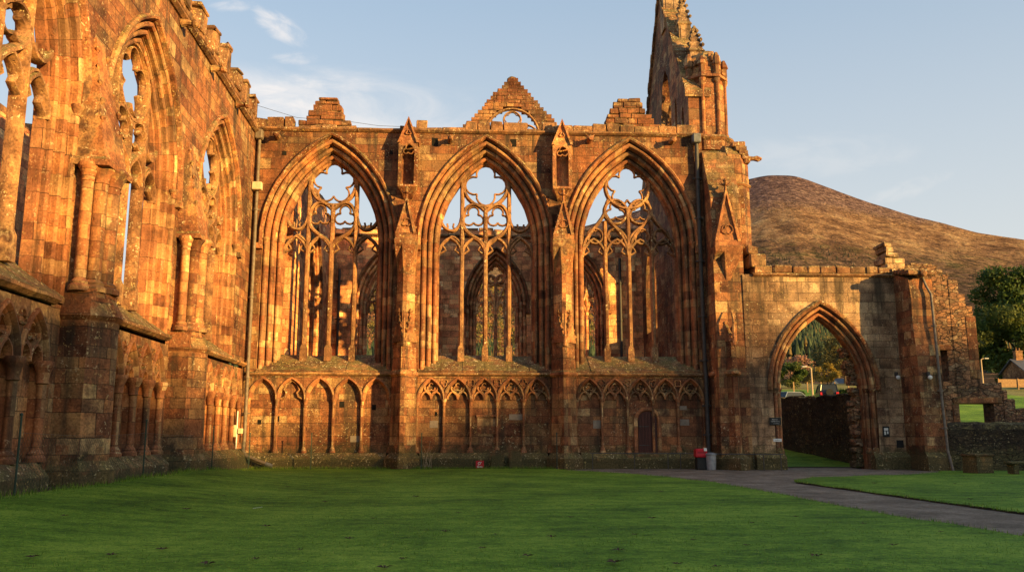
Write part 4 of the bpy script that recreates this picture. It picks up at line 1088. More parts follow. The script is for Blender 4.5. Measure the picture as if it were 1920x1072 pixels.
sheet('path', M['gravel'], frange(-2.55, -.3, .5), lambda y: 4.0, lambda y: 21.0, 14, -.011)
sheet('path', M['gravel'], frange(-.3, 1.4, .4), lambda y: 14.7, lambda y: 18.9, 6, -.007)
sheet('lawn', M['grass'], frange(-60, -.75, .3), lambda y: lerp_tab(XL, y) + .12 * noise.noise(Vector((y * 1.3, 1, 0))), lambda y: lerp_tab(LXR, y) + .1 * noise.noise(Vector((y * 1.1, 4, 0))), 50, .035, skirt=.12, amp=.03)
sheet('lawn', M['grass'], frange(-60, -4.2, .3), lambda y: lerp_tab(RXL, y) + .06 * noise.noise(Vector((y * 1.7, 9, 0))), lambda y: 44, 40, .035, skirt=.12, amp=.03)
sheet('grass_bank', M['grass'], frange(1.0, 26, .6), lambda y: 13.5 if y > 2.6 else 14.7, lambda y: 21.6, 12, .04, amp=.05)
sheet('grass_bank', M['grass'], frange(.6, 60, 1.5), lambda y: 22.0, lambda y: 60, 20, .04, amp=.06)
# grass blades standing on the lawns
gb = MB()
def blade(x, y, h, w):
    a = RD.uniform(0, pi); z = gz(x, y) + .035 + .03 * noise.noise(Vector((x * .5, y * .5, 0))); dx, dy = w * math.cos(a), w * math.sin(a); lx, ly = RD.uniform(-.5, .5) * h, RD.uniform(-.5, .5) * h
    gb.add([(x - dx, y - dy, z - .02), (x + dx, y + dy, z - .02), (x + lx, y + ly, z + h)], [(0, 1, 2)])
k = 0
while k < 90000:
    f = RD.random(); y = -34.5 + 33 * f ** 1.7; x = RD.uniform(-13, 26)
    if y < -20: x = RD.uniform(-9.5, 15)
    k += 1
    if not (lerp_tab(XL, y) < x < lerp_tab(LXR, y) or (x > lerp_tab(RXL, y) and y < -4.3)): continue
    q = noise.noise(Vector((x * .55, y * .9, 3))) + .5 * noise.noise(Vector((x * 2.1, y * 2.4, 8)))
    if q < -.2 and RD.random() < .6: continue
    blade(x, y, RD.uniform(.012, .032) * (1 + .8 * max(0, q)), RD.uniform(.004, .008))
for k in range(9000):                                 # longer fringe left along the wall foot and the cut edges
    r = RD.random()
    if r < .45: y = -.78 + RD.uniform(-.25, .1); x = RD.uniform(-10.3, 4.0)
    elif r < .7: y = RD.uniform(-30, -1); x = lerp_tab(XL, y) + RD.uniform(-.15, .3)
    elif r < .85: y = RD.uniform(-32, -2); x = lerp_tab(LXR, y) - RD.uniform(-.05, .12)
    else: y = RD.uniform(-32, -5); x = lerp_tab(RXL, y) + RD.uniform(-.05, .12)
    blade(x, y, RD.uniform(.05, .17) * (1 if r < .7 else .5), RD.uniform(.005, .01))
gt = NT('grass_blade'); geo = gt.n('ShaderNodeNewGeometry'); gt.l(gt.ramp(geo.outputs['Random Per Island'], [(0, (.042, .09, .008)), (.5, (.105, .195, .015)), (.9, (.19, .28, .03)), (1, (.33, .3, .1))]), gt.b.inputs['Base Color'])
g_ = gb.build('grass', gt.m, uvs=False); struct(g_, 'stuff')

# ------------------------------------------------------------------ hill, added shading ridge and woods
SKY = [(-800, 610), (0, 560), (600, 490), (900, 465), (1100, 425), (1300, 360), (1370, 343), (1400, 338), (1435, 330), (1488, 331), (1515, 338), (1554, 352), (1627, 378), (1712, 404), (1774, 420), (1830, 435), (1920, 448), (2200, 480), (2700, 560)]
SKT = []
for px, py in SKY:
    d = ray(px, py); SKT.append((math.atan2(d.x, d.y), d.z / math.hypot(d.x, d.y)))
def hill_h(az, r):
    S = lerp_tab(SKT, az); S = .5 * S + .25 * (lerp_tab(SKT, az - .006) + lerp_tab(SKT, az + .006))
    t = (r - 180) / 1720
    if t <= 1: E = .05 + (S - .05) * max(0, t) ** 1.3; h = r * E
    else: h = 1900 * S - (r - 1900) * .12
    x, y = r * math.sin(az), r * math.cos(az)
    n = noise.fractal(Vector((x * .004, y * .004, 2.1)), 1, 2.1, 6) * .034 * h + noise.noise(Vector((az * 34, r * .0007, 0))) * .02 * h * (1 - abs(2 * min(1, max(0, t)) - 1) ** 2)
    gul = abs(noise.noise(Vector((az * 13 + .35 * noise.noise(Vector((r * .003, az * 5, 0))), r * .0006, 7)))) 
    n -= max(0, .09 - gul) * .35 * h * sm(.05, .25, t) * (1 - sm(.55, .8, t))
    fade = 1 - sm(.78, 1.0, t) * .75
    return h + n * fade + CAM.z
hm = MB(); NA = 300; rsr = [180 + 1720 * (i / 120) ** 1.25 for i in range(121)] + [2000, 2200, 2600, 3200]
vs = []
for r in rsr:
    for i in range(NA + 1):
        az = rad(-34 + 82 * i / NA); vs.append((CAM.x + r * math.sin(az), CAM.y + r * math.cos(az), hill_h(az, r) - (14 if r < 190 else 0)))
hm.add(vs, [(j * (NA + 1) + i, j * (NA + 1) + i + 1, (j + 1) * (NA + 1) + i + 1, (j + 1) * (NA + 1) + i) for j in range(len(rsr) - 1) for i in range(NA)], smooth=True)
t = NT('moor'); ob = t.tc('Object'); z = t.sep(ob)[2]
n1 = t.noise(ob, .006, 6, .62); n2 = t.noise(t.mapv(ob, (1, 1, 1.6)), .02, 8, .7); n3 = t.noise(ob, .09, 6, .7)
c = t.ramp(t.math('ADD', t.math('MULTIPLY', n1, .5), t.math('MULTIPLY', n2, .5)), [(.41, (.06, .035, .025)), (.47, (.13, .074, .045)), (.53, (.21, .13, .07)), (.6, (.3, .2, .105))])
zt = t.math('ADD', z, t.math('MULTIPLY', t.math('SUBTRACT', n1, .5), 260))
band = t.math('MULTIPLY', t.step(zt, 270, 320), t.math('SUBTRACT', 1.0, t.step(zt, 390, 450)))
c = t.mix(t.math('MULTIPLY', band, .6), c, t.ramp(n2, [(.38, (.10, .056, .034)), (.52, (.23, .135, .075)), (.62, (.33, .215, .115))]))
c = t.mix(t.math('MULTIPLY', t.step(zt, 390, 480), .92), c, t.ramp(n3, [(.35, (.066, .042, .045)), (.58, (.125, .08, .075)), (.74, (.24, .17, .135))]))
low = t.math('SUBTRACT', 1.0, t.step(t.math('ADD', z, t.math('MULTIPLY', t.math('SUBTRACT', n2, .5), 340)), 210, 350))
c = t.mix(t.math('MULTIPLY', low, .8), c, t.ramp(n3, [(.35, (.035, .034, .026)), (.55, (.085, .058, .045)), (.72, (.17, .105, .065))]))
pt = t.math('MULTIPLY', t.step(n2, .53, .6), t.math('SUBTRACT', 1.0, t.step(z, 260, 360)))
c = t.mix(t.math('MULTIPLY', pt, .75), c, (.022, .032, .018))
sk = t.noise(t.mapv(ob, (1, .2, .5)), .08, 6, .75); c = t.mix(t.math('MULTIPLY', t.step(sk, .56, .66), .35), c, (.24, .17, .11))
gl = t.math('ABSOLUTE', t.math('SUBTRACT', t.noise(t.mapv(ob, (1, .3, .6)), .011, 5, .6), .5)); gl = t.math('MULTIPLY', t.math('SUBTRACT', 1.0, t.step(gl, .0, .016)), t.math('SUBTRACT', 1.0, t.step(z, 280, 360)))
c = t.mix(t.math('MULTIPLY', gl, .8), c, (.035, .032, .02))
c = t.mix(1.0, c, t.ramp(n3, [(.3, (.45, .45, .45)), (.6, (1.3, 1.3, 1.3))]), 'MULTIPLY')
n4 = t.noise(ob, .3, 5, .75); c = t.mix(1.0, c, t.ramp(n4, [(.32, (.4, .42, .4)), (.5, (1, 1, 1)), (.7, (1.7, 1.6, 1.5))]), 'MULTIPLY')
t.l(c, t.b.inputs['Base Color']); t.b.inputs['Roughness'].default_value = 1; t.b.inputs['Specular IOR Level'].default_value = 0
t.bump(t.math('ADD', n2, t.math('MULTIPLY', n3, .6)), 1.0, 9.0)
struct(hm.build('hill', t.m, uvs=False, sharp=0))
# unseen ridge added behind the camera, crest shaped to shade lawn and lower walls
EL = rad(10); AZ = rad(51)
SH = Vector((math.sin(AZ), -math.cos(AZ), 0)); SL = Vector((math.cos(AZ), math.sin(AZ), 0))
RID = []; RS = 420
for X_, Y_, Z_ in ((-200, -60, 3), (-11, -60, 6), (-10.9, -24, 5.4), (-10.9, -19, 5.7), (-10.9, -15, 4.7), (-10.9, -10, 3.2), (-10.9, -6, 2.2), (-10.8, -2.5, .6), (-10.2, 0, .1), (-7.5, 0, .7), (-4, 0, 1.7), (-.5, 0, 2.9), (4.4, 0, 5.2), (12, -1.5, 6.2), (17, -1.5, 6.4), (24, -1.5, 6.8), (80, 0, 9), (180, 30, 4)):
    RID.append((X_ * math.cos(AZ) + Y_ * math.sin(AZ), Z_ + (RS - (X_ * math.sin(AZ) - Y_ * math.cos(AZ))) * math.tan(EL)))
RID.sort()
rg = MB(); ts = sorted(set([q[0] for q in RID] + [i * 2.0 for i in range(-70, 71)] + [-420, -300, -200, 200, 300, 420])); prof = [(290, 0), (350, .5), (405, .93), (RS, 1.0), (445, .95), (560, .6), (760, -.05)]
vs = []
for s, k in prof:
    for tt in ts:
        p = SH * s + SL * tt; j = .35 * noise.noise(Vector((tt * .35, s * .05, 0))) * (1 if k > .5 else 0)
        vs.append((p.x, p.y, (lerp_tab(RID, tt) + j) * k - (.2 if k <= 0 else 0)))
n = len(ts); rg.add(vs, [(j * n + i, j * n + i + 1, (j + 1) * n + i + 1, (j + 1) * n + i) for j in range(len(prof) - 1) for i in range(n - 1)], smooth=True)
struct(rg.build('shade_ridge', M['field'], uvs=False, sharp=0))

FOL = {}
def fol(name, lo, hi):
    t = NT(name); geo = t.n('ShaderNodeNewGeometry'); ob = t.tc('Object')
    t.l(t.ramp(t.math('ADD', t.math('MULTIPLY', geo.outputs['Random Per Island'], .6), t.math('MULTIPLY', t.noise(ob, .5, 3), .4)), [(.2, lo), (.8, hi)]), t.b.inputs['Base Color'])
    t.b.inputs['Roughness'].default_value = .7
    tr = t.n('ShaderNodeBsdfTranslucent'); tr.inputs[0].default_value = (*[min(1, c * 1.5) for c in hi], 1)
    mx = t.n('ShaderNodeMixShader'); mx.inputs[0].default_value = .25
    t.l(t.b.outputs[0], mx.inputs[1]); t.l(tr.outputs[0], mx.inputs[2]); t.l(mx.outputs[0], t.out.inputs[0])
    FOL[name] = t.m; return t.m
fol('conifer_needles', (.022, .04, .02), (.06, .085, .035)); fol('larch_needles', (.10, .075, .025), (.2, .13, .04))
fol('green_leaf', (.02, .045, .01), (.075, .11, .02)); fol('yellow_leaf', (.16, .11, .02), (.32, .22, .04)); fol('rust_leaf', (.14, .06, .03), (.28, .13, .06)); fol('olive_leaf', (.08, .075, .02), (.2, .15, .045)); fol('pink_twig', (.2, .1, .07), (.33, .18, .12))
fol('pale_olive_leaf', (.035, .055, .01), (.11, .12, .022))  # paler olive tone, mixed into green crowns clump by clump
fol('far_scrub', (.03, .032, .018), (.06, .055, .028))
BARK = flat('bark', (.08, .055, .04), .95, .3, bump=.6)

def conifer(mb, x, y, z, h, mi=0):
    r = h * RD.uniform(.16, .22); k = 4; a0 = RD.uniform(0, 6)
    for i in range(k):
        zb = z + h * (.08 + .22 * i); zt_ = z + h * min(1, .42 + .22 * i); rr = r * (1 - .23 * i)
        ring = [(x + rr * RD.uniform(.75, 1.15) * math.cos(a0 + 2 * pi * q / 7), y + rr * RD.uniform(.75, 1.15) * math.sin(a0 + 2 * pi * q / 7), zb + RD.uniform(-.05, .05) * h) for q in range(7)]
        mb.add(ring + [(x, y, zt_)], [(q, (q + 1) % 7, 7) for q in range(7)], mi=mi)
def leafball(mb, c, r, n, s, mi=0, sq=1.0):
    for _ in range(n):
        v = Vector((RD.gauss(0, 1), RD.gauss(0, 1), RD.gauss(0, 1))).normalized() * (RD.random() ** .4)
        p = Vector(c) + Vector((v.x * r, v.y * r, v.z * r * sq)); u = Vector((RD.gauss(0, 1), RD.gauss(0, 1), RD.gauss(0, 1))).normalized(); w = u.orthogonal().normalized(); w.rotate(Matrix.Rotation(RD.uniform(0, 6), 3, u)); q = u.cross(w); k = s * RD.uniform(.6, 1.3)
        mb.add([p - w * k, p + q * k * .55, p + w * k, p - q * k * .55], [(0, 1, 2, 3)], mi=mi)
cf_ = MB(); nn_ = 0
while nn_ < 7000:
    px = RD.choice([RD.uniform(1440, 1660), RD.uniform(1440, 1660), RD.uniform(1660, 2300), RD.uniform(480, 1120), RD.uniform(100, 1440)]); d = ray(px, 700); az = math.atan2(d.x, d.y); r = RD.uniform(430, 1050)
    if px < 1200 and (r > 850 or noise.noise(Vector((az * 40, r * .008, 5))) < -.1): 
        nn_ += .2; continue
    if px > 1660 and noise.noise(Vector((az * 30, r * .01, 9))) < (-.15 if r < 700 else .12):
        nn_ += .2; continue
    conifer(cf_, CAM.x + r * math.sin(az), CAM.y + r * math.cos(az), hill_h(az, r) - 1, RD.uniform(11, 18), 1 if RD.random() < .1 else 0); nn_ += 1
for k in range(1500):                                  # scattered plantations higher up
    px = RD.uniform(1400, 1950); d = ray(px, 500); az = math.atan2(d.x, d.y); r = RD.uniform(900, 1500)
    if noise.noise(Vector((az * 30, r * .006, 14))) < .24: continue
    conifer(cf_, CAM.x + r * math.sin(az), CAM.y + r * math.cos(az), hill_h(az, r) - 1, RD.uniform(4.5, 7.5), 2)
struct(cf_.build('conifer_forest', [FOL['conifer_needles'], FOL['larch_needles'], FOL['far_scrub']], uvs=False), 'stuff')
aw = MB()
for k in range(1700):
    px = RD.uniform(600, 1120); d = ray(px, 650); az = math.atan2(d.x, d.y); r = RD.uniform(420, 1500)
    
    c = (CAM.x + r * math.sin(az), CAM.y + r * math.cos(az), hill_h(az, r) + 5); leafball(aw, c, RD.uniform(4, 7), 46, 1.5, RD.choice([0, 0, 0, 1, 2, 2, 2]), 1.0)
struct(aw.build('autumn_wood', [FOL['rust_leaf'], FOL['yellow_leaf'], FOL['olive_leaf']], uvs=False), 'stuff')

def tree(name, label, base, h, cr, mat, n=2600, leaf=.3, trunk=.3, blobs=26, lowcrown=.25, cat='tree', sq=.75, limbs=9):
    t = thing(name, label, cat, base); tr = MB()
    tr.tube([(0, 0, -.5), (.05, .03, h * .2), (-.05, .1, h * .45), (.1, 0, h * .75)], trunk, 8, taper=trunk * .3)
    m = MB(); cen = []
    for k in range(blobs):
        a = RD.uniform(0, 2 * pi); zz = RD.uniform(lowcrown, .95); e = math.sin(pi * min(1, max(0, (zz - lowcrown) / (1.02 - lowcrown))) ** .75)
        rr = cr * RD.uniform(.25, 1.0) * (.35 + .65 * e); cen.append((rr * math.cos(a), rr * math.sin(a), zz * h))
    for k, c in enumerate(cen):
        leafball(m, c, cr * RD.uniform(.2, .38), n // blobs, leaf * RD.uniform(.8, 1.15), 1 if k % 3 == 0 else 0, sq)
        if k < limbs: tr.tube([(0, 0, h * RD.uniform(.2, .4)), (c[0] * .5, c[1] * .5, c[2] * .75), c], trunk * .35, 5, taper=.03)
    tr.build('trunk', BARK, t, uvs=False); m.build('crown', [mat, FOL['pale_olive_leaf'] if mat is FOL['green_leaf'] else mat], t, uvs=False)
    return t
def gnd(px, py, y): 
    p = at(px, py, y); return Vector((p.x, y, gz(p.x, y)))
# trees beyond the gateway and on the right
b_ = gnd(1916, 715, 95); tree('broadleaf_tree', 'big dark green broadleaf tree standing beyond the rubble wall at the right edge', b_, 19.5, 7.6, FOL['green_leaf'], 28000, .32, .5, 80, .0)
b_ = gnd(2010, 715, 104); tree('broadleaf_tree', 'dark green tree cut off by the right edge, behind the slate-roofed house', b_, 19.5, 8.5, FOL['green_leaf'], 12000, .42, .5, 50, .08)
b_ = gnd(1585, 720, 78); tree('broadleaf_tree', 'tall bronze-yellow autumn tree framed by the gateway arch', b_, 6.8, 3.9, FOL['olive_leaf'], 5200, .2, .2, 36, .2, limbs=20)
b_ = gnd(1495, 720, 92); tree('bare_tree', 'small pinkish half-bare tree seen through the left of the gateway arch', b_, 4.6, 2.6, FOL['pink_twig'], 1100, .16, .15, 22, .3, limbs=20)
b_ = gnd(1484, 728, 66); tree('round_shrub', 'dense green round shrub behind the yard wall, left in the gateway arch', b_, 3.0, 1.9, FOL['green_leaf'], 3500, .15, .12, 22, .08, 'shrub', .8)
b_ = gnd(1552, 728, 76); tree('round_shrub', 'yellow autumn shrub beside the tall lamp post in the gateway arch', b_, 2.5, 1.7, FOL['yellow_leaf'], 2400, .15, .1, 18, .08, 'shrub', .8)
b_ = gnd(1524, 728, 84); tree('round_shrub', 'olive shrub between the lamp post and the yellow shrub', b_, 1.9, 2.0, FOL['olive_leaf'], 1600, .15, .1, 16, .08, 'shrub', .8)
b_ = gnd(1620, 728, 72); tree('round_shrub', 'dark shrub by the white bungalow, hidden partly by the right jamb', b_, 2.2, 1.8, FOL['green_leaf'], 1600, .15, .1, 16, .08, 'shrub', .8)
b_ = gnd(1500, 745, 40); tree('round_shrub', 'small green bush between the two parked cars', b_, 1.2, .8, FOL['green_leaf'], 900, .12, .05, 10, .05, 'shrub', .8)
b_ = gnd(1590, 748, 42); tree('round_shrub', 'low green bush beside the black off-road car', b_, 1.7, 1.3, FOL['green_leaf'], 1200, .13, .05, 12, .05, 'shrub', .8)
# ------------------------------------------------------------------ drainpipes, boxes, signs, bins and other small things
d1 = pipe('downpipe', 'brown downpipe in the sunlit corner, ending in an angled shoe at the lawn', [(-10.78, -.22, 16.6), (-10.78, -.22, 9.4), (-10.78, -.22, 5.2), (-10.75, -.34, 4.9), (-10.75, -.34, 1.4), (-10.75, -.5, .85), (-10.55, -.62, .62), (-9.35, -.75, .16)], .085, M['pipe'], [(-10.78, -.22, 12.6), (-10.78, -.22, 8.2), (-10.75, -.34, 4.3), (-10.75, -.34, 2.6)])
hp = MB(); hp.cbox(-10.98, -10.6, -.48, -.08, 16.2, 16.7, .05); hp.build('hopper', M['pipe'], d1)
so = MB(); so.tube([(-9.6, -.73, .25), (-9.3, -.76, .14)], .11, 10); so.build('shoe', M['pipe_grey'], d1)
bx = MB(); bx.cbox(-10.98, -10.5, -.52, -.2, 13.55, 13.95, .03)
tag(bx.build('junction_box', flat('cream_box', (.55, .42, .26), .5, .1)), 'small cream box fixed high on the brown corner downpipe', 'box')
d2 = pipe('downpipe', 'long black downpipe beside the big corner buttress, above the bins', [(11.42, -.2, 16.6), (11.42, -.2, 9), (11.44, -.2, 5), (11.46, -.24, 4.3), (11.46, -.24, 1.0), (11.46, -.4, .5), (11.46, -.42, -.1)], .105, M['iron'], [(11.42, -.2, z) for z in (14.5, 12.4, 10.2, 7.4, 5.2)] + [(11.46, -.24, z) for z in (3.0, 1.6)])
hp = MB(); hp.cbox(11.2, 11.62, -.46, -.05, 16.35, 16.85, .05); hp.build('hopper', M['pipe_grey'], d2)
d3 = pipe('downpipe', 'weathered grey downpipe down the front of the gateway buttress', [(21.3, -2.9, 9.0), (21.35, -3.1, 8.5), (21.5, -3.2, 8.1), (21.55, -3.25, 4), (21.6, -3.35, .9), (21.65, -3.6, -.1)], .06, flat('weathered_pipe', (.17, .135, .105), .6, .25), [(21.53, -3.22, 6.6), (21.56, -3.27, 3.6), (21.58, -3.32, 1.9)])
# white meter box with notice, conduit, grey cabinet
cream = flat('cream_notice', (.62, .5, .3), .5, .08)
mb = thing('meter_box', 'pale meter box with small black lettering beside the corner downpipe', 'box', (-11.18, -.78, 0))
m = MB(); m.cbox(-.2, .13, -.1, .2, 1.5, 2.05, .015); m.build('case', cream, mb)
m = MB()
for i, (x, z, w, h) in enumerate(((-.1, 1.9, .05, .05), (-.03, 1.9, .05, .06), (.04, 1.9, .04, .05), (-.06, 1.72, .2, .022), (-.05, 1.67, .16, .018))): m.box(x - w / 2, x + w / 2, -.105, -.1005, z - h / 2, z + h / 2)
m.build('lettering', M['iron'], mb)
m = MB(); m.cbox(.22, .42, -.02, .2, 1.65, 1.9, .015); tag(m.build('junction_box', cream), 'little cream box low on the corner downpipe, right of the meter box', 'box'); bpy.data.objects['junction_box.001'].location = (-11.18, -.78, 0)
m = MB(); m.tube([(-11.02, -.72, .1), (-11.02, -.72, 2.7)], .03, 8); tag(m.build('conduit', M['white']), 'thin white vertical conduit behind the meter box', 'conduit')
cb = thing('cable_cabinet', 'small grey cabinet on short legs under the meter box', 'cabinet', (-11.3, -.85, 0))
m = MB(); m.cbox(-.22, .22, -.16, .16, .3, .78, .02); m.build('case', flat('grey_cabinet', (.24, .2, .16), .6, .12), cb)
for x in (-.145, .145):
    m = MB(); m.box(x - .025, x + .025, -.05, .05, -.1, .3); m.build('leg', M['iron'], cb)
# text helper
def text(parent, body, loc, size, mat, name='lettering', rot=(rad(90), 0, 0), ext=.002):
    cu_ = bpy.data.curves.new(name, 'FONT'); cu_.body = body; cu_.size = size; cu_.extrude = ext; cu_.align_x = 'CENTER'; cu_.resolution_u = 2
    o = bpy.data.objects.new(name, cu_); dg = bpy.context.evaluated_depsgraph_get(); COL.objects.link(o); dg.update()
    me = bpy.data.meshes.new_from_object(o.evaluated_get(dg)); bpy.data.objects.remove(o)
    me.materials.clear(); me.materials.append(mat)
    q = bpy.data.objects.new(name, me); COL.objects.link(q); q.parent = parent; q.location = loc; q.rotation_euler = rot
    return q
black = flat('sign_black', (.02, .02, .02), .5, .1); red = flat('sign_red', (.5, .02, .03), .45, .1)
def squiggle(parent, x, y, z, w, h, mat, n=7):
    """worn lettering that can no longer be read: short strokes in a line"""
    m = MB()
    for i in range(n):
        xx = x - w / 2 + w * (i + .5) / n; hh = h * RD.choice([.6, .6, 1.0]); m.box(xx - w / n * .36, xx + w / n * .36, y - .003, y, z, z + hh * .28)
        m.box(xx - w / n * .36, xx - w / n * .16, y - .003, y, z + hh * .28, z + hh)
    return m.build('lettering', mat, parent)
s = thing('notice_board', 'black board with worn white writing left of the gateway arch', 'sign', (14.35, -1.5, 2.05))
m = MB(); m.cbox(-.28, .28, -.05, -.006, 0, .36, .008); m.build('board', black, s)
squiggle(s, -.02, -.052, .25, .28, .05, M['white'], 6); squiggle(s, .0, -.052, .16, .42, .055, M['white'], 9); squiggle(s, .04, -.052, .07, .3, .03, M['white'], 9)
s = thing('wall_plate', 'small white plate with faded writing, low left of the gateway arch', 'sign', (14.42, -1.5, 1.28))
m = MB(); m.cbox(-.2, .2, -.03, -.006, 0, .14, .005); m.build('plate', M['white'], s); squiggle(s, 0, -.032, .045, .26, .05, M['pipe_grey'], 8)
s = thing('pictogram_sign', 'small black sign with a white pictogram, right of the gateway arch', 'sign', (19.68, -1.5, 1.5))
m = MB(); m.cbox(-.16, .16, -.04, -.006, 0, .5, .008); m.build('board', black, s)
m = MB(); m.box(-.1, .1, -.045, -.0405, .3, .42); m.box(-.1, -.02, -.045, -.0405, .1, .27); m.box(.03, .1, -.045, -.0405, .14, .27); m.build('lettering', M['white'], s)
s = thing('red_sign', 'small red sign with a white symbol standing at the foot of the wall', 'sign', (.38, -.75, .04))
m = MB(); m.cbox(-.19, .19, -.02, .02, 0, .36, .008); m.build('plate', red, s)
m = MB(); m.bar(arc(-.02, .24, .055, 30, 330, 10), .022, .004, -.024); m.bar([(-.08, .15), (0, .2), (.08, .3)], .022, .004, -.024); m.box(-.13, .13, -.026, -.0205, .05, .1); m.build('lettering', M['white'], s)
m = MB(); m.box(-.005, .005, 0, .03, -.1, 0); m.build('stake', M['iron'], s)
m = MB(); m.cbox(20.15, 20.5, -1.508, -1.503, 1.0, 1.35, .001); tag(m.build('vent_hole', black), 'square dark vent hole low in the gateway wall, right of the pictogram sign', 'vent')
for nm, x, y, z, lab in (('left', 20.35, -1.55, 4.35, 'white floodlight on a dark bracket in the angle left of the gateway buttress'), ('front', 21.05, -3.52, 4.25, 'white globe floodlight on the front face of the gateway buttress')):
    f = thing('floodlight', lab, 'lamp', (x, y, z))
    m = MB(); m.rings([[(.09 * q * math.cos(k * pi / 5), -.05 + yy, .09 * q * math.sin(k * pi / 5) - .05) for k in range(10)] for q, yy in ((.5, 0), (.9, -.07), (1.15, -.13), (1.0, -.19), (.5, -.22))], smooth=True); m.build('housing', M['white'], f)
    m = MB(); m.box(-.06, .06, -.1, .02, .02, .22); m.tube([(0, 0, .1), (0, -.14, .05)], .025, 6); m.build('bracket', M['iron'], f)
f = bpy.data.objects['floodlight.001']; f.location.y = -3.17
# gravestones, stones
m = MB(); L = [(-.3, -.1), (.3, -.1), (.3, .72), (.22, .84), (0, .9), (-.22, .84), (-.3, .72)]
m.poly_prism(L, -.09, .09); m.jitter(.03, 2); o = tag(m.build('gravestone', M['plinth']), 'mossy rounded gravestone against the plinth, left of its pair', 'gravestone'); o.location = (1.22, -.55, 0)
m = MB(); m.poly_prism([(-.29, -.1), (.29, -.1), (.33, .2), (.27, .8), (.1, .9), (-.2, .86), (-.27, .7)], -.1, .1); m.jitter(.03, 2); o = tag(m.build('gravestone', M['plinth']), 'paler leaning gravestone against the plinth, right of the dark one', 'gravestone'); o.location = (2.05, -.62, 0); o.rotation_euler = (rad(-5), 0, rad(8))
pl_ = thing('stone_plinth', 'square brown stone plinth with flat top on the right lawn', 'plinth', (*gnd(1835, 888, -6.4)[:2], .03), rad(14))
m = MB(); m.loft([(-.2, [(-.42, -.4), (.42, -.4), (.42, .4), (-.42, .4)]), (.68, [(-.4, -.38), (.4, -.38), (.4, .38), (-.4, .38)])]); m.jitter(.015, 2); m.build('body', stone('plinth_body', BROWN, .35, .2, lich=.5), pl_)
m = MB(); m.cbox(-.47, .47, -.44, .44, .68, .79, .02, .01); m.build('top', M['plinth'], pl_)
bn = thing('stone_bench', 'dark stone bench cut off by the right edge of the lawn', 'bench', (*gnd(1925, 890, -7.5)[:2], .03), rad(8))
m = MB(); m.cbox(-.85, .85, -.25, .25, .4, .5, .02, .01); m.build('seat', M['dark_stone'], bn)
for x in (-.6, .6): 
    m = MB(); m.cbox(x - .12, x + .12, -.2, .2, -.15, .4, .02); m.build('leg', M['dark_stone'], bn)
# bins by the corner buttress
b = thing('litter_bin', 'ribbed grey metal dustbin with a lid beside the red and black bin', 'bin', (11.15, -1.72, -.01))
m = MB(); n = 40
def rr_(r, k): return r * (1 + (.035 if k % 2 else 0))
m.rings([[(rr_(r, k) * math.cos(2 * pi * k / n), rr_(r, k) * math.sin(2 * pi * k / n), z) for k in range(n)] for r, z in ((.2, 0), (.21, .1), (.235, .68), (.24, .7))]); m.build('body', flat('galvanised', (.33, .34, .35), .45, .12, .35), b)
m = MB(); m.lathe(0, 0, [(.245, .66), (.262, .68), (.262, .73), (.245, .75), (.1, .79), (.02, .8)], 24); m.build('rim', flat('galvanised_dark', (.25, .26, .27), .45, .12, .35), b)
b = thing('litter_bin', 'black litter bin with a bright red hooded top, left of the grey dustbin', 'bin', (10.72, -1.5, -.01))
m = MB(); m.cbox(-.23, .23, -.2, .2, 0, .58, .03); m.build('body', black, b)
m = MB(); m.rings([[(x, y, z) for x, y in ((-w, -d), (w, -d), (w, d), (-w, d))] for z, w, d in ((.58, .25, .22), (.63, .27, .24), (.72, .27, .24), (.76, .26, .23), (.92, .26, .23), (.97, .2, .18))]); m.build('hood', red, b)
m = MB(); m.box(-.19, .19, -.245, -.2405, .775, .8); m.build('slot', black, b)
m = MB(); m.cbox(.1, .24, -.28, -.24, .86, 1.0, .01); m.build('label_plate', M['white'], b)
# handrail in front of the third bay
h = thing('handrail', 'thin black iron handrail along the plinth below the door', 'railing')
m = MB(); m.tube([(5.6, -.95, .74), (10.3, -.95, .72), (13.2, -2.75, .72), (14.2, -2.75, .72)], .025, 6); m.build('top_rail', M['iron'], h)
for x in (5.7, 7.7, 9.3, 9.9):
    m = MB(); m.tube([(x, -.95, -.1), (x, -.95, .73)], .022, 6); m.build('post', M['iron'], h)
for x in (13.3, 14.1):
    m = MB(); m.tube([(x, -2.75, -.1), (x, -2.75, .72)], .022, 6); m.build('post', M['iron'], h)
# dead stalks
m = MB()
for k in range(11):
    a = RD.uniform(-.5, .5); q = RD.uniform(.5, 1.3); x0 = RD.uniform(-.25, .25)
    m.tube([(x0, 0, -.02), (x0 + a * .3, RD.uniform(-.05, .1), q * .5), (x0 + a, RD.uniform(-.1, .15), q)], .012, 4, taper=.004)
o = tag(m.build('dead_stalks', flat('dry_stalk', (.36, .27, .17), .9)), 'dry pale dead stalks leaning by the first buttress', 'dead plant'); o.location = (-2.1, -.7, .05)
# cable between parapets
m = MB(); m.tube([(-11.0, -.1, 18.05), (-9.0, -.08, 17.45), (-6.2, -.12, 17.25), (-4.9, -.1, 17.08), (-3.8, -.1, 17.05)], .011, 5); tag(m.build('cable', M['iron']), 'thin black cable strung along the parapet top left of the first niche', 'cable')
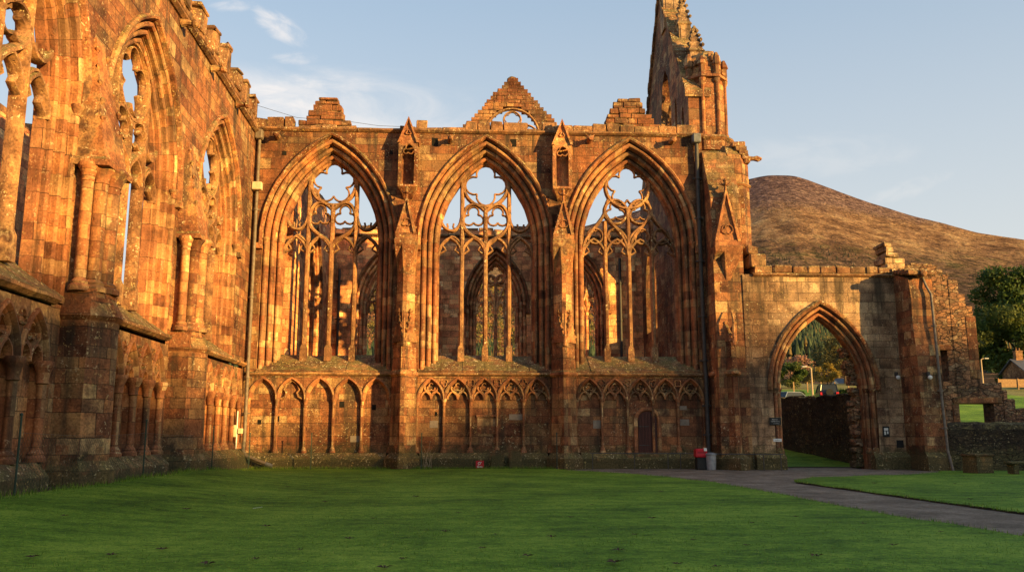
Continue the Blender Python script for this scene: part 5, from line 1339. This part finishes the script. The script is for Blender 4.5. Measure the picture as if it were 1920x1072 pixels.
# chain link fence
fence = thing('chainlink_fence', 'low green chain-link fence on slim posts along the foot of the church', 'fence')
FP = [(-9.55, -16.3), (-9.9, -8.3), (-10.2, -1.5), (-7.45, -1.15), (-2.35, -1.15), (3.95, -1.6)]
FP = [(-9.3, -24.0)] + FP
gm = flat('green_post', (.03, .055, .04), .5, .15)
for x, y in FP:
    z = gz(x, y); m = MB(); m.tube([(x, y, z - .1), (x, y, z + 1.66)], .023, 8); m.lathe(x, y, [(.034, z + 1.64), (.034, z + 1.68), (.01, z + 1.7)], 8); m.build('post', gm, fence)
m = MB(); wr = .0022
for (xa, ya), (xb, yb) in zip(FP, FP[1:]):
    L_ = math.hypot(xb - xa, yb - ya); n = int(L_ / .13); H = 1.25
    def pt(s, h):
        f = max(0, min(1, s / L_)); x, y = xa + (xb - xa) * f, ya + (yb - ya) * f; return (x, y, gz(x, y) + .05 + h * (1 - .06 * math.sin(pi * f)))
    for k in range(-9, n + 1):
        for sg in (1, -1):
            a = k * .13; b2 = a + H
            s0, s1 = max(0, a), min(L_, b2)
            if s1 - s0 < .05: continue
            h0, h1 = (s0 - a), (s1 - a)
            if sg < 0: h0, h1 = H - h0, H - h1
            m.tube([pt(s0, h0), pt(s1, h1)], wr, 3, caps=False)
    m.tube([pt(L_ * i / 6, H) for i in range(7)], .003, 3)
m.build('mesh', gm, fence, uvs=False)
# leaves and a feather on the lawn
lm = MB()
for k in range(5):
    a = k * 1.3; lm.add([(0, 0, .005), (.05 * math.cos(a), .05 * math.sin(a), .03), (.10 * math.cos(a + .3), .10 * math.sin(a + .3), .012 + .015 * (k % 2)), (.05 * math.cos(a + .7), .05 * math.sin(a + .7), .022)], [(0, 1, 2, 3)])
lf = flat('dead_leaf', (.075, .04, .028), .9, .3)
src = None
LP = [(655, 1008), (305, 1028), (563, 1028), (836, 995), (1070, 968), (1222, 970), (1161, 1030), (1148, 1052), (1152, 1052), (1620, 980), (1492, 967), (1410, 978), (1765, 995), (1675, 1020), (1790, 905), (1860, 905), (700, 970), (500, 985), (420, 935), (1270, 1055), (990, 1040), (930, 1000), (1300, 1010), (390, 1055), (860, 960), (755, 1045), (120, 985), (210, 1040), (350, 960), (480, 1045), (610, 940), (720, 1062), (905, 1025), (1035, 1005), (1110, 945), (1190, 1000), (1345, 1060), (1400, 1020), (1530, 1040), (1240, 920), (1700, 930), (1640, 905), (1820, 935), (60, 1050), (780, 930), (540, 915)]
for k, (px, py) in enumerate(LP):
    d = ray(px, py); t_ = (.07 - CAM.z) / d.z; p = CAM + d * t_
    if src is None: src = lm.build('dead_leaf', lf, uvs=False); o = src
    else: o = src.copy(); COL.objects.link(o)
    o.location = (p.x, p.y, gz(p.x, p.y) + .055); o.rotation_euler = (0, 0, k * 2.1); s_ = RD.uniform(.6, 1.2); o.scale = (s_, s_, s_)
    tag(o, 'dark brown curled dead leaf lying on the mown lawn', 'leaf', 'dead leaves scattered on the lawn')
m = MB(); m.add([(-.13, 0, .03), (0, -.03, .05), (.12, -.01, .06), (.0, .035, .05)], [(0, 1, 2, 3)]); m.tube([(-.2, 0, .02), (.13, -.01, .065)], .006, 5)
m.v = [(x * .6, y * .6, z * .6) for x, y, z in m.v]
o = tag(m.build('feather', M['white'], uvs=False), 'small white feather lying on the lawn', 'feather'); p = ray(485, 953); p = CAM + p * ((.06 - CAM.z) / p.z); o.location = (p.x, p.y, gz(p.x, p.y) + .05)

# ------------------------------------------------------------------ beyond the walls: cars, lamps, houses, fences
glass = flat('car_glass', (.03, .035, .04), .08, .1); tyre = flat('tyre', (.02, .02, .02), .8)
def car(label, loc, rz, col, tall=False):
    c = thing('parked_car', label, 'car', loc, rz); bm_ = flat('car_paint', col, .25, .05, .3)
    L_, W, H = (2.25, .9, 1.75) if tall else (2.1, .87, 1.45)
    b0 = .85 if tall else .7
    def ring(y, w, z0, z1): return [(-w, y, z0), (w, y, z0), (w * 1.02, y, (z0 + z1) / 2), (w * .95, y, z1), (-w * .95, y, z1), (-w * 1.02, y, (z0 + z1) / 2)]
    m = MB(); m.rings([ring(-L_, W * .85, .4, b0 - .05), ring(-L_ + .12, W, .3, b0 + .12), ring(-.9, W, .25, b0 + .17), ring(.8, W, .25, b0 + .15), ring(L_ - .3, W * .95, .28, b0), ring(L_, W * .8, .38, b0 - .12)][::-1], smooth=True); m.build('body', bm_, c)
    m = MB(); zt = H
    m.rings([[(-W * .9, -L_ + .1, b0 + .1), (W * .9, -L_ + .1, b0 + .1), (W * .9, 1.15, b0 + .1), (-W * .9, 1.15, b0 + .1)], [(-W * .74, -L_ + (.25 if tall else .6), zt - .07), (W * .74, -L_ + (.25 if tall else .6), zt - .07), (W * .74, .35, zt - .07), (-W * .74, .35, zt - .07)]]); cab = m.build('windows', glass, c)
    m = MB(); m.cbox(-W * .76, W * .76, -L_ + (.22 if tall else .56), .4, zt - .08, zt, .03); m.build('roof', bm_, c)
    for sx in (-1, 1):
        for y0, y1, za in ((-L_ + .1, -L_ + (.25 if tall else .6), 0), (1.15, .35, 0)):
            m = MB(); m.tube([(sx * W * .91, y0, b0 + .1), (sx * W * .75, y1, zt - .06)], .045, 6); m.build('pillar', bm_, c)
        m = MB(); m.cbox(sx * W * .8 - .12, sx * W * .8 + .12, -L_ - .03, -L_ + .1, b0 - .15, b0 + .12, .02); m.build('tail_light', red, c)
        m = MB(); m.cbox(sx * W * .7 - .16, sx * W * .7 + .16, L_ - .1, L_ + .02, b0 - .2, b0 - .05, .02); m.build('headlight', M['white'], c)
        for y in (-L_ + .8, L_ - .8):
            m = MB(); m.rings([[(sx * W * .8 + q * sx, y + r * math.cos(2 * pi * k / 16), .33 + r * math.sin(2 * pi * k / 16)) for k in range(16)] for r, q in ((.24, -.08), (.33, -.06), (.33, .12), (.2, .14))]); w_ = m.build('wheel', tyre, c)
            m = MB(); m.rings([[(sx * W * .8 + q * sx, y + r * math.cos(2 * pi * k / 12), .33 + r * math.sin(2 * pi * k / 12)) for k in range(12)] for r, q in ((.19, .1), (.18, .15))]); m.build('rim', M['pipe_grey'], w_)
    if tall:
        for sx in (-1, 1): m = MB(); m.tube([(sx * .6, -1.7, H + .05), (sx * .6, .3, H + .05)], .03, 6); m.build('roof_rail', M['iron'], c)
        m = MB(); m.lathe(0, 0, [(.33, -.1), (.33, .1)], 18); q = m.build('spare_wheel', tyre, c); q.rotation_euler = (rad(90), 0, 0); q.location = (0, -L_ - .1, b0 + .1)
    return c
g_ = gnd(1549, 745, 41); car('black off-road car with roof rails parked behind the yard wall', (g_.x, g_.y, g_.z + .05), rad(-14), (.015, .017, .02), True)
g_ = gnd(1488, 750, 38); car('silver-grey car with red tail light parked left of the black off-road car', (g_.x, g_.y, g_.z - .12), rad(-62), (.2, .23, .26))
def lamp(label, base, h, s):
    l = thing('street_lamp', label, 'street lamp', base); pm = flat('lamp_pole', (.42, .3, .18), .5, .1)
    m = MB(); m.tube([(0, 0, -.2), (0, 0, h)], .11, 8, taper=.07); m.build('pole', pm, l)
    m = MB(); m.tube([(0, 0, h - .02), (-s * .2, 0, h + .12), (-s * .6, 0, h + .16)], .05, 6); m.build('arm', pm, l)
    m = MB(); m.cbox(-s * .95 if s > 0 else -s * .45, -s * .45 if s > 0 else -s * .95, -.12, .12, h + .08, h + .22, .03); m.build('lantern', flat('lamp_lantern', (.4, .38, .34), .4), l)
g_ = gnd(1524, 745, 44); lamp('tall street lamp framed by the gateway arch, behind the cars', g_, at(1524, 690, 44).z - g_.z, 1)
g_ = gnd(1843, 715, 62); lamp('street lamp in front of the dark green tree on the right', g_, at(1843, 674, 62).z - g_.z, -1)
slate = flat('slate_roof', (.075, .08, .095), .6, .2, bump=.4); brickm = stone('house_brick', BROWN, .3, .12, lich=0, stain=.2, moss=0, bump=.3)
def house(name, label, loc, rz, L_, W, H, R_, wall, chim=True, win=()):
    h = thing(name, label, 'house', loc, rz)
    m = MB(); m.box(-L_ / 2, L_ / 2, -W / 2, W / 2, -1.5, H)
    for x in (-L_ / 2, L_ / 2): m.add([(x, -W / 2, H), (x, W / 2, H), (x, 0, H + R_)], [(0, 1, 2)])
    m.build('wall', wall, h)
    m = MB(); o = .35
    for s in (-1, 1):
        q = [(-L_ / 2 - o, s * (W / 2 + o), H - .22), (L_ / 2 + o, s * (W / 2 + o), H - .22), (L_ / 2 + o, 0, H + R_ + .05), (-L_ / 2 - o, 0, H + R_ + .05)]
        m.rings([q, [(x, y, z + .12) for x, y, z in q]])
    r = m.build('roof', slate, h)
    if chim:
        for x in (-L_ * .42,):
            m = MB(); m.cbox(x - .45, x + .45, -.35, .35, H + R_ * .5, H + R_ + 1.1, .02); m.cbox(x - .5, x + .5, -.4, .4, H + R_ + 1.1, H + R_ + 1.25, .02)
            for k in (-.2, .2): m.lathe(x + k, 0, [(.12, H + R_ + 1.2), (.1, H + R_ + 1.6)], 8)
            m.build('chimney', wall, r)
    for x, z, w, hh in win:
        m = MB(); y = -W / 2
        m.box(x - w / 2 - .08, x + w / 2 + .08, y - .05, y - .004, z - .08, z + hh + .08); f = m.build('window', M['white'], h)
        m = MB(); m.box(x - w / 2, x - .03, y - .06, y - .0505, z, z + hh); m.box(x + .03, x + w / 2, y - .06, y - .0505, z, z + hh); m.build('pane', glass, f)
    return h
g_ = at(1596, 742, 125); cw = flat('white_render', (.7, .62, .5), .8, .06)
hb = house('bungalow', 'white bungalow with a dark roof in the gateway arch', tuple(g_), rad(10), 6.5, 4.5, 1.9, 1.3, cw, False, [(-1.8, .7, 1.0, .8), (.6, .7, 1.0, .8)])
m = MB(); m.box(-4.9, -3.6, -1.5, 1.0, -1, 1.3); m.rings([[(-5.2, -1.8, 1.3), (-3.3, -1.8, 1.3), (-3.3, 1.3, 1.3), (-5.2, 1.3, 1.3)], [(-5.2, -1.8, 1.42), (-3.3, -1.8, 1.42), (-3.3, 1.3, 1.42), (-5.2, 1.3, 1.42)]]); m.build('porch', cw, hb)
g_ = gnd(1885, 716, 69)
house('brick_house', 'brick house with slate roof and white windows at the right edge', (g_.x + 6.3, g_.y, g_.z - .3), rad(-6), 9.5, 6, 2.2, 1.5, brickm, True, [(-3.5, .5, .8, 1.5), (-1.6, .7, 1.0, 1.3), (1.5, .7, 1, 1.3)])
wood = flat('fence_wood', (.3, .18, .09), .85, .2, bump=.4)
f = thing('wooden_fence', 'board fence of brown wood below the brick house', 'fence')
for k in range(30):
    x = at(1872, 720, 64).x + k * .42; y = 64; z = gz(x, y); m = MB() if k % 6 == 0 else None
    if m: m.cbox(x - .06, x + .06, y - .1, y + .02, z - .3, z + 1.25, .01); m.build('post', wood, f)
m = MB()
for k in range(6):
    z = .15 + k * .17; m.rings([[(x, 64.0, gz(x, 64) + z), (x, 64.03, gz(x, 64) + z), (x, 64.03, gz(x, 64) + z + .15), (x, 64.0, gz(x, 64) + z + .15)] for x in (at(1872, 720, 64).x + d for d in (0, 6, 12.5))])
m.build('board', wood, f)
f = thing('field_fence', 'sparse post-and-wire field fence seen low in the gateway arch', 'fence')
for k in range(14):
    x = 24 + k * 1.6; m = MB(); z = gz(x, 56); m.box(x - .06, x + .06, 55.95, 56.05, z - .3, z + 1.2); m.build('post', wood, f)
m = MB()
for z in (.5, .8, 1.1): m.tube([(24 + k * 1.6, 56, gz(24 + k * 1.6, 56) + z) for k in range(14)], .012, 4)
m.build('wire', M['iron'], f)

# ------------------------------------------------------------------ camera, sun, sky
cam = bpy.data.cameras.new('camera'); co = bpy.data.objects.new('camera', cam); COL.objects.link(co); sc.camera = co
cam.sensor_width = 36; cam.lens = FPX / 1920 * 36; cam.clip_end = 9000; cam.clip_start = .1
co.location = CAM; co.rotation_euler = (rad(90) + PIT, 0, -YAW)
sun = bpy.data.lights.new('sun', 'SUN'); so = bpy.data.objects.new('sun', sun); COL.objects.link(so)
sun.energy = 5.0; sun.angle = rad(.5); sun.color = (1, .63, .19)
dv = -(SH * math.cos(EL) + Vector((0, 0, math.sin(EL)))); so.rotation_euler = dv.to_track_quat('-Z', 'Y').to_euler(); so.location = (30, -60, 40)
w = bpy.data.worlds.new('World'); sc.world = w; w.use_nodes = True
class WT(NT):
    def __init__(s, w):
        s.t = w.node_tree; s.t.nodes.clear()
t = WT(w); out = t.n('ShaderNodeOutputWorld'); bg = t.n('ShaderNodeBackground'); t.l(bg.outputs[0], out.inputs[0])
sky = t.n('ShaderNodeTexSky', sky_type='NISHITA', sun_disc=False, sun_elevation=EL, sun_rotation=rad(180) - AZ, altitude=0, air_density=1.0, dust_density=4.0, ozone_density=1.5)
bg.inputs['Strength'].default_value = .095
g = t.tc('Generated'); s3 = t.sep(g)
yy = t.math('MAXIMUM', s3[1], .05); u = t.math('DIVIDE', s3[0], yy); v = t.math('DIVIDE', s3[2], yy)
cl = None
def cloud(px, py, rx, ry, tilt, amt, fs):
    global cl
    d = ray(px, py); uc, vc = d.x / d.y, d.z / d.y; ct, st = math.cos(tilt), math.sin(tilt)
    du = t.math('SUBTRACT', u, uc); dv_ = t.math('SUBTRACT', v, vc)
    a = t.math('DIVIDE', t.math('ADD', t.math('MULTIPLY', du, ct), t.math('MULTIPLY', dv_, st)), rx); b = t.math('DIVIDE', t.math('SUBTRACT', t.math('MULTIPLY', dv_, ct), t.math('MULTIPLY', du, st)), ry)
    r2 = t.math('ADD', t.math('MULTIPLY', a, a), t.math('MULTIPLY', b, b))
    m = t.math('SUBTRACT', 1.0, t.step(r2, 0, 1))
    nz = t.noise(t.comb(t.math('MULTIPLY', a, rx * fs), t.math('MULTIPLY', b, ry * fs * 2.4)), 1.0, 7, .6, dist=.6)
    k = t.math('MULTIPLY', t.step(t.math('ADD', nz, t.math('MULTIPLY', m, .3)), .55, .95), t.math('MULTIPLY', m, amt))
    cl = k if cl is None else t.math('MAXIMUM', cl, k)
cloud(525, 50, .055, .022, -.55, .5, 22); cloud(570, 185, .13, .045, -.1, .62, 11); cloud(440, 10, .04, .012, .1, .3, 26); cloud(555, 110, .04, .012, 0, .25, 30)
cloud(1540, 290, .16, .04, .05, .12, 14); cloud(1700, 355, .08, .016, .35, .12, 26); cloud(640, 200, .25, .07, -.1, .45, 7)
hz = t.math('SUBTRACT', 1.0, t.step(s3[2], -.1, .75))
base = t.mix(.45, sky.outputs[0], (1.5, 2.6, 3.9))
base = t.mix(t.math('MULTIPLY', hz, .82), base, (3.9, 3.75, 3.4))
col = t.mix(cl, base, (5.2, 4.6, 4.1))
t.l(col, bg.inputs[0])
sc.render.engine = 'CYCLES'
sc.view_settings.view_transform = 'Standard'; sc.view_settings.look = 'None'; sc.view_settings.exposure = 1.3; sc.view_settings.gamma = 1
sc.cycles.max_bounces = 5; sc.cycles.diffuse_bounces = 3; sc.cycles.glossy_bounces = 2; sc.cycles.transmission_bounces = 2; sc.cycles.use_denoising = True
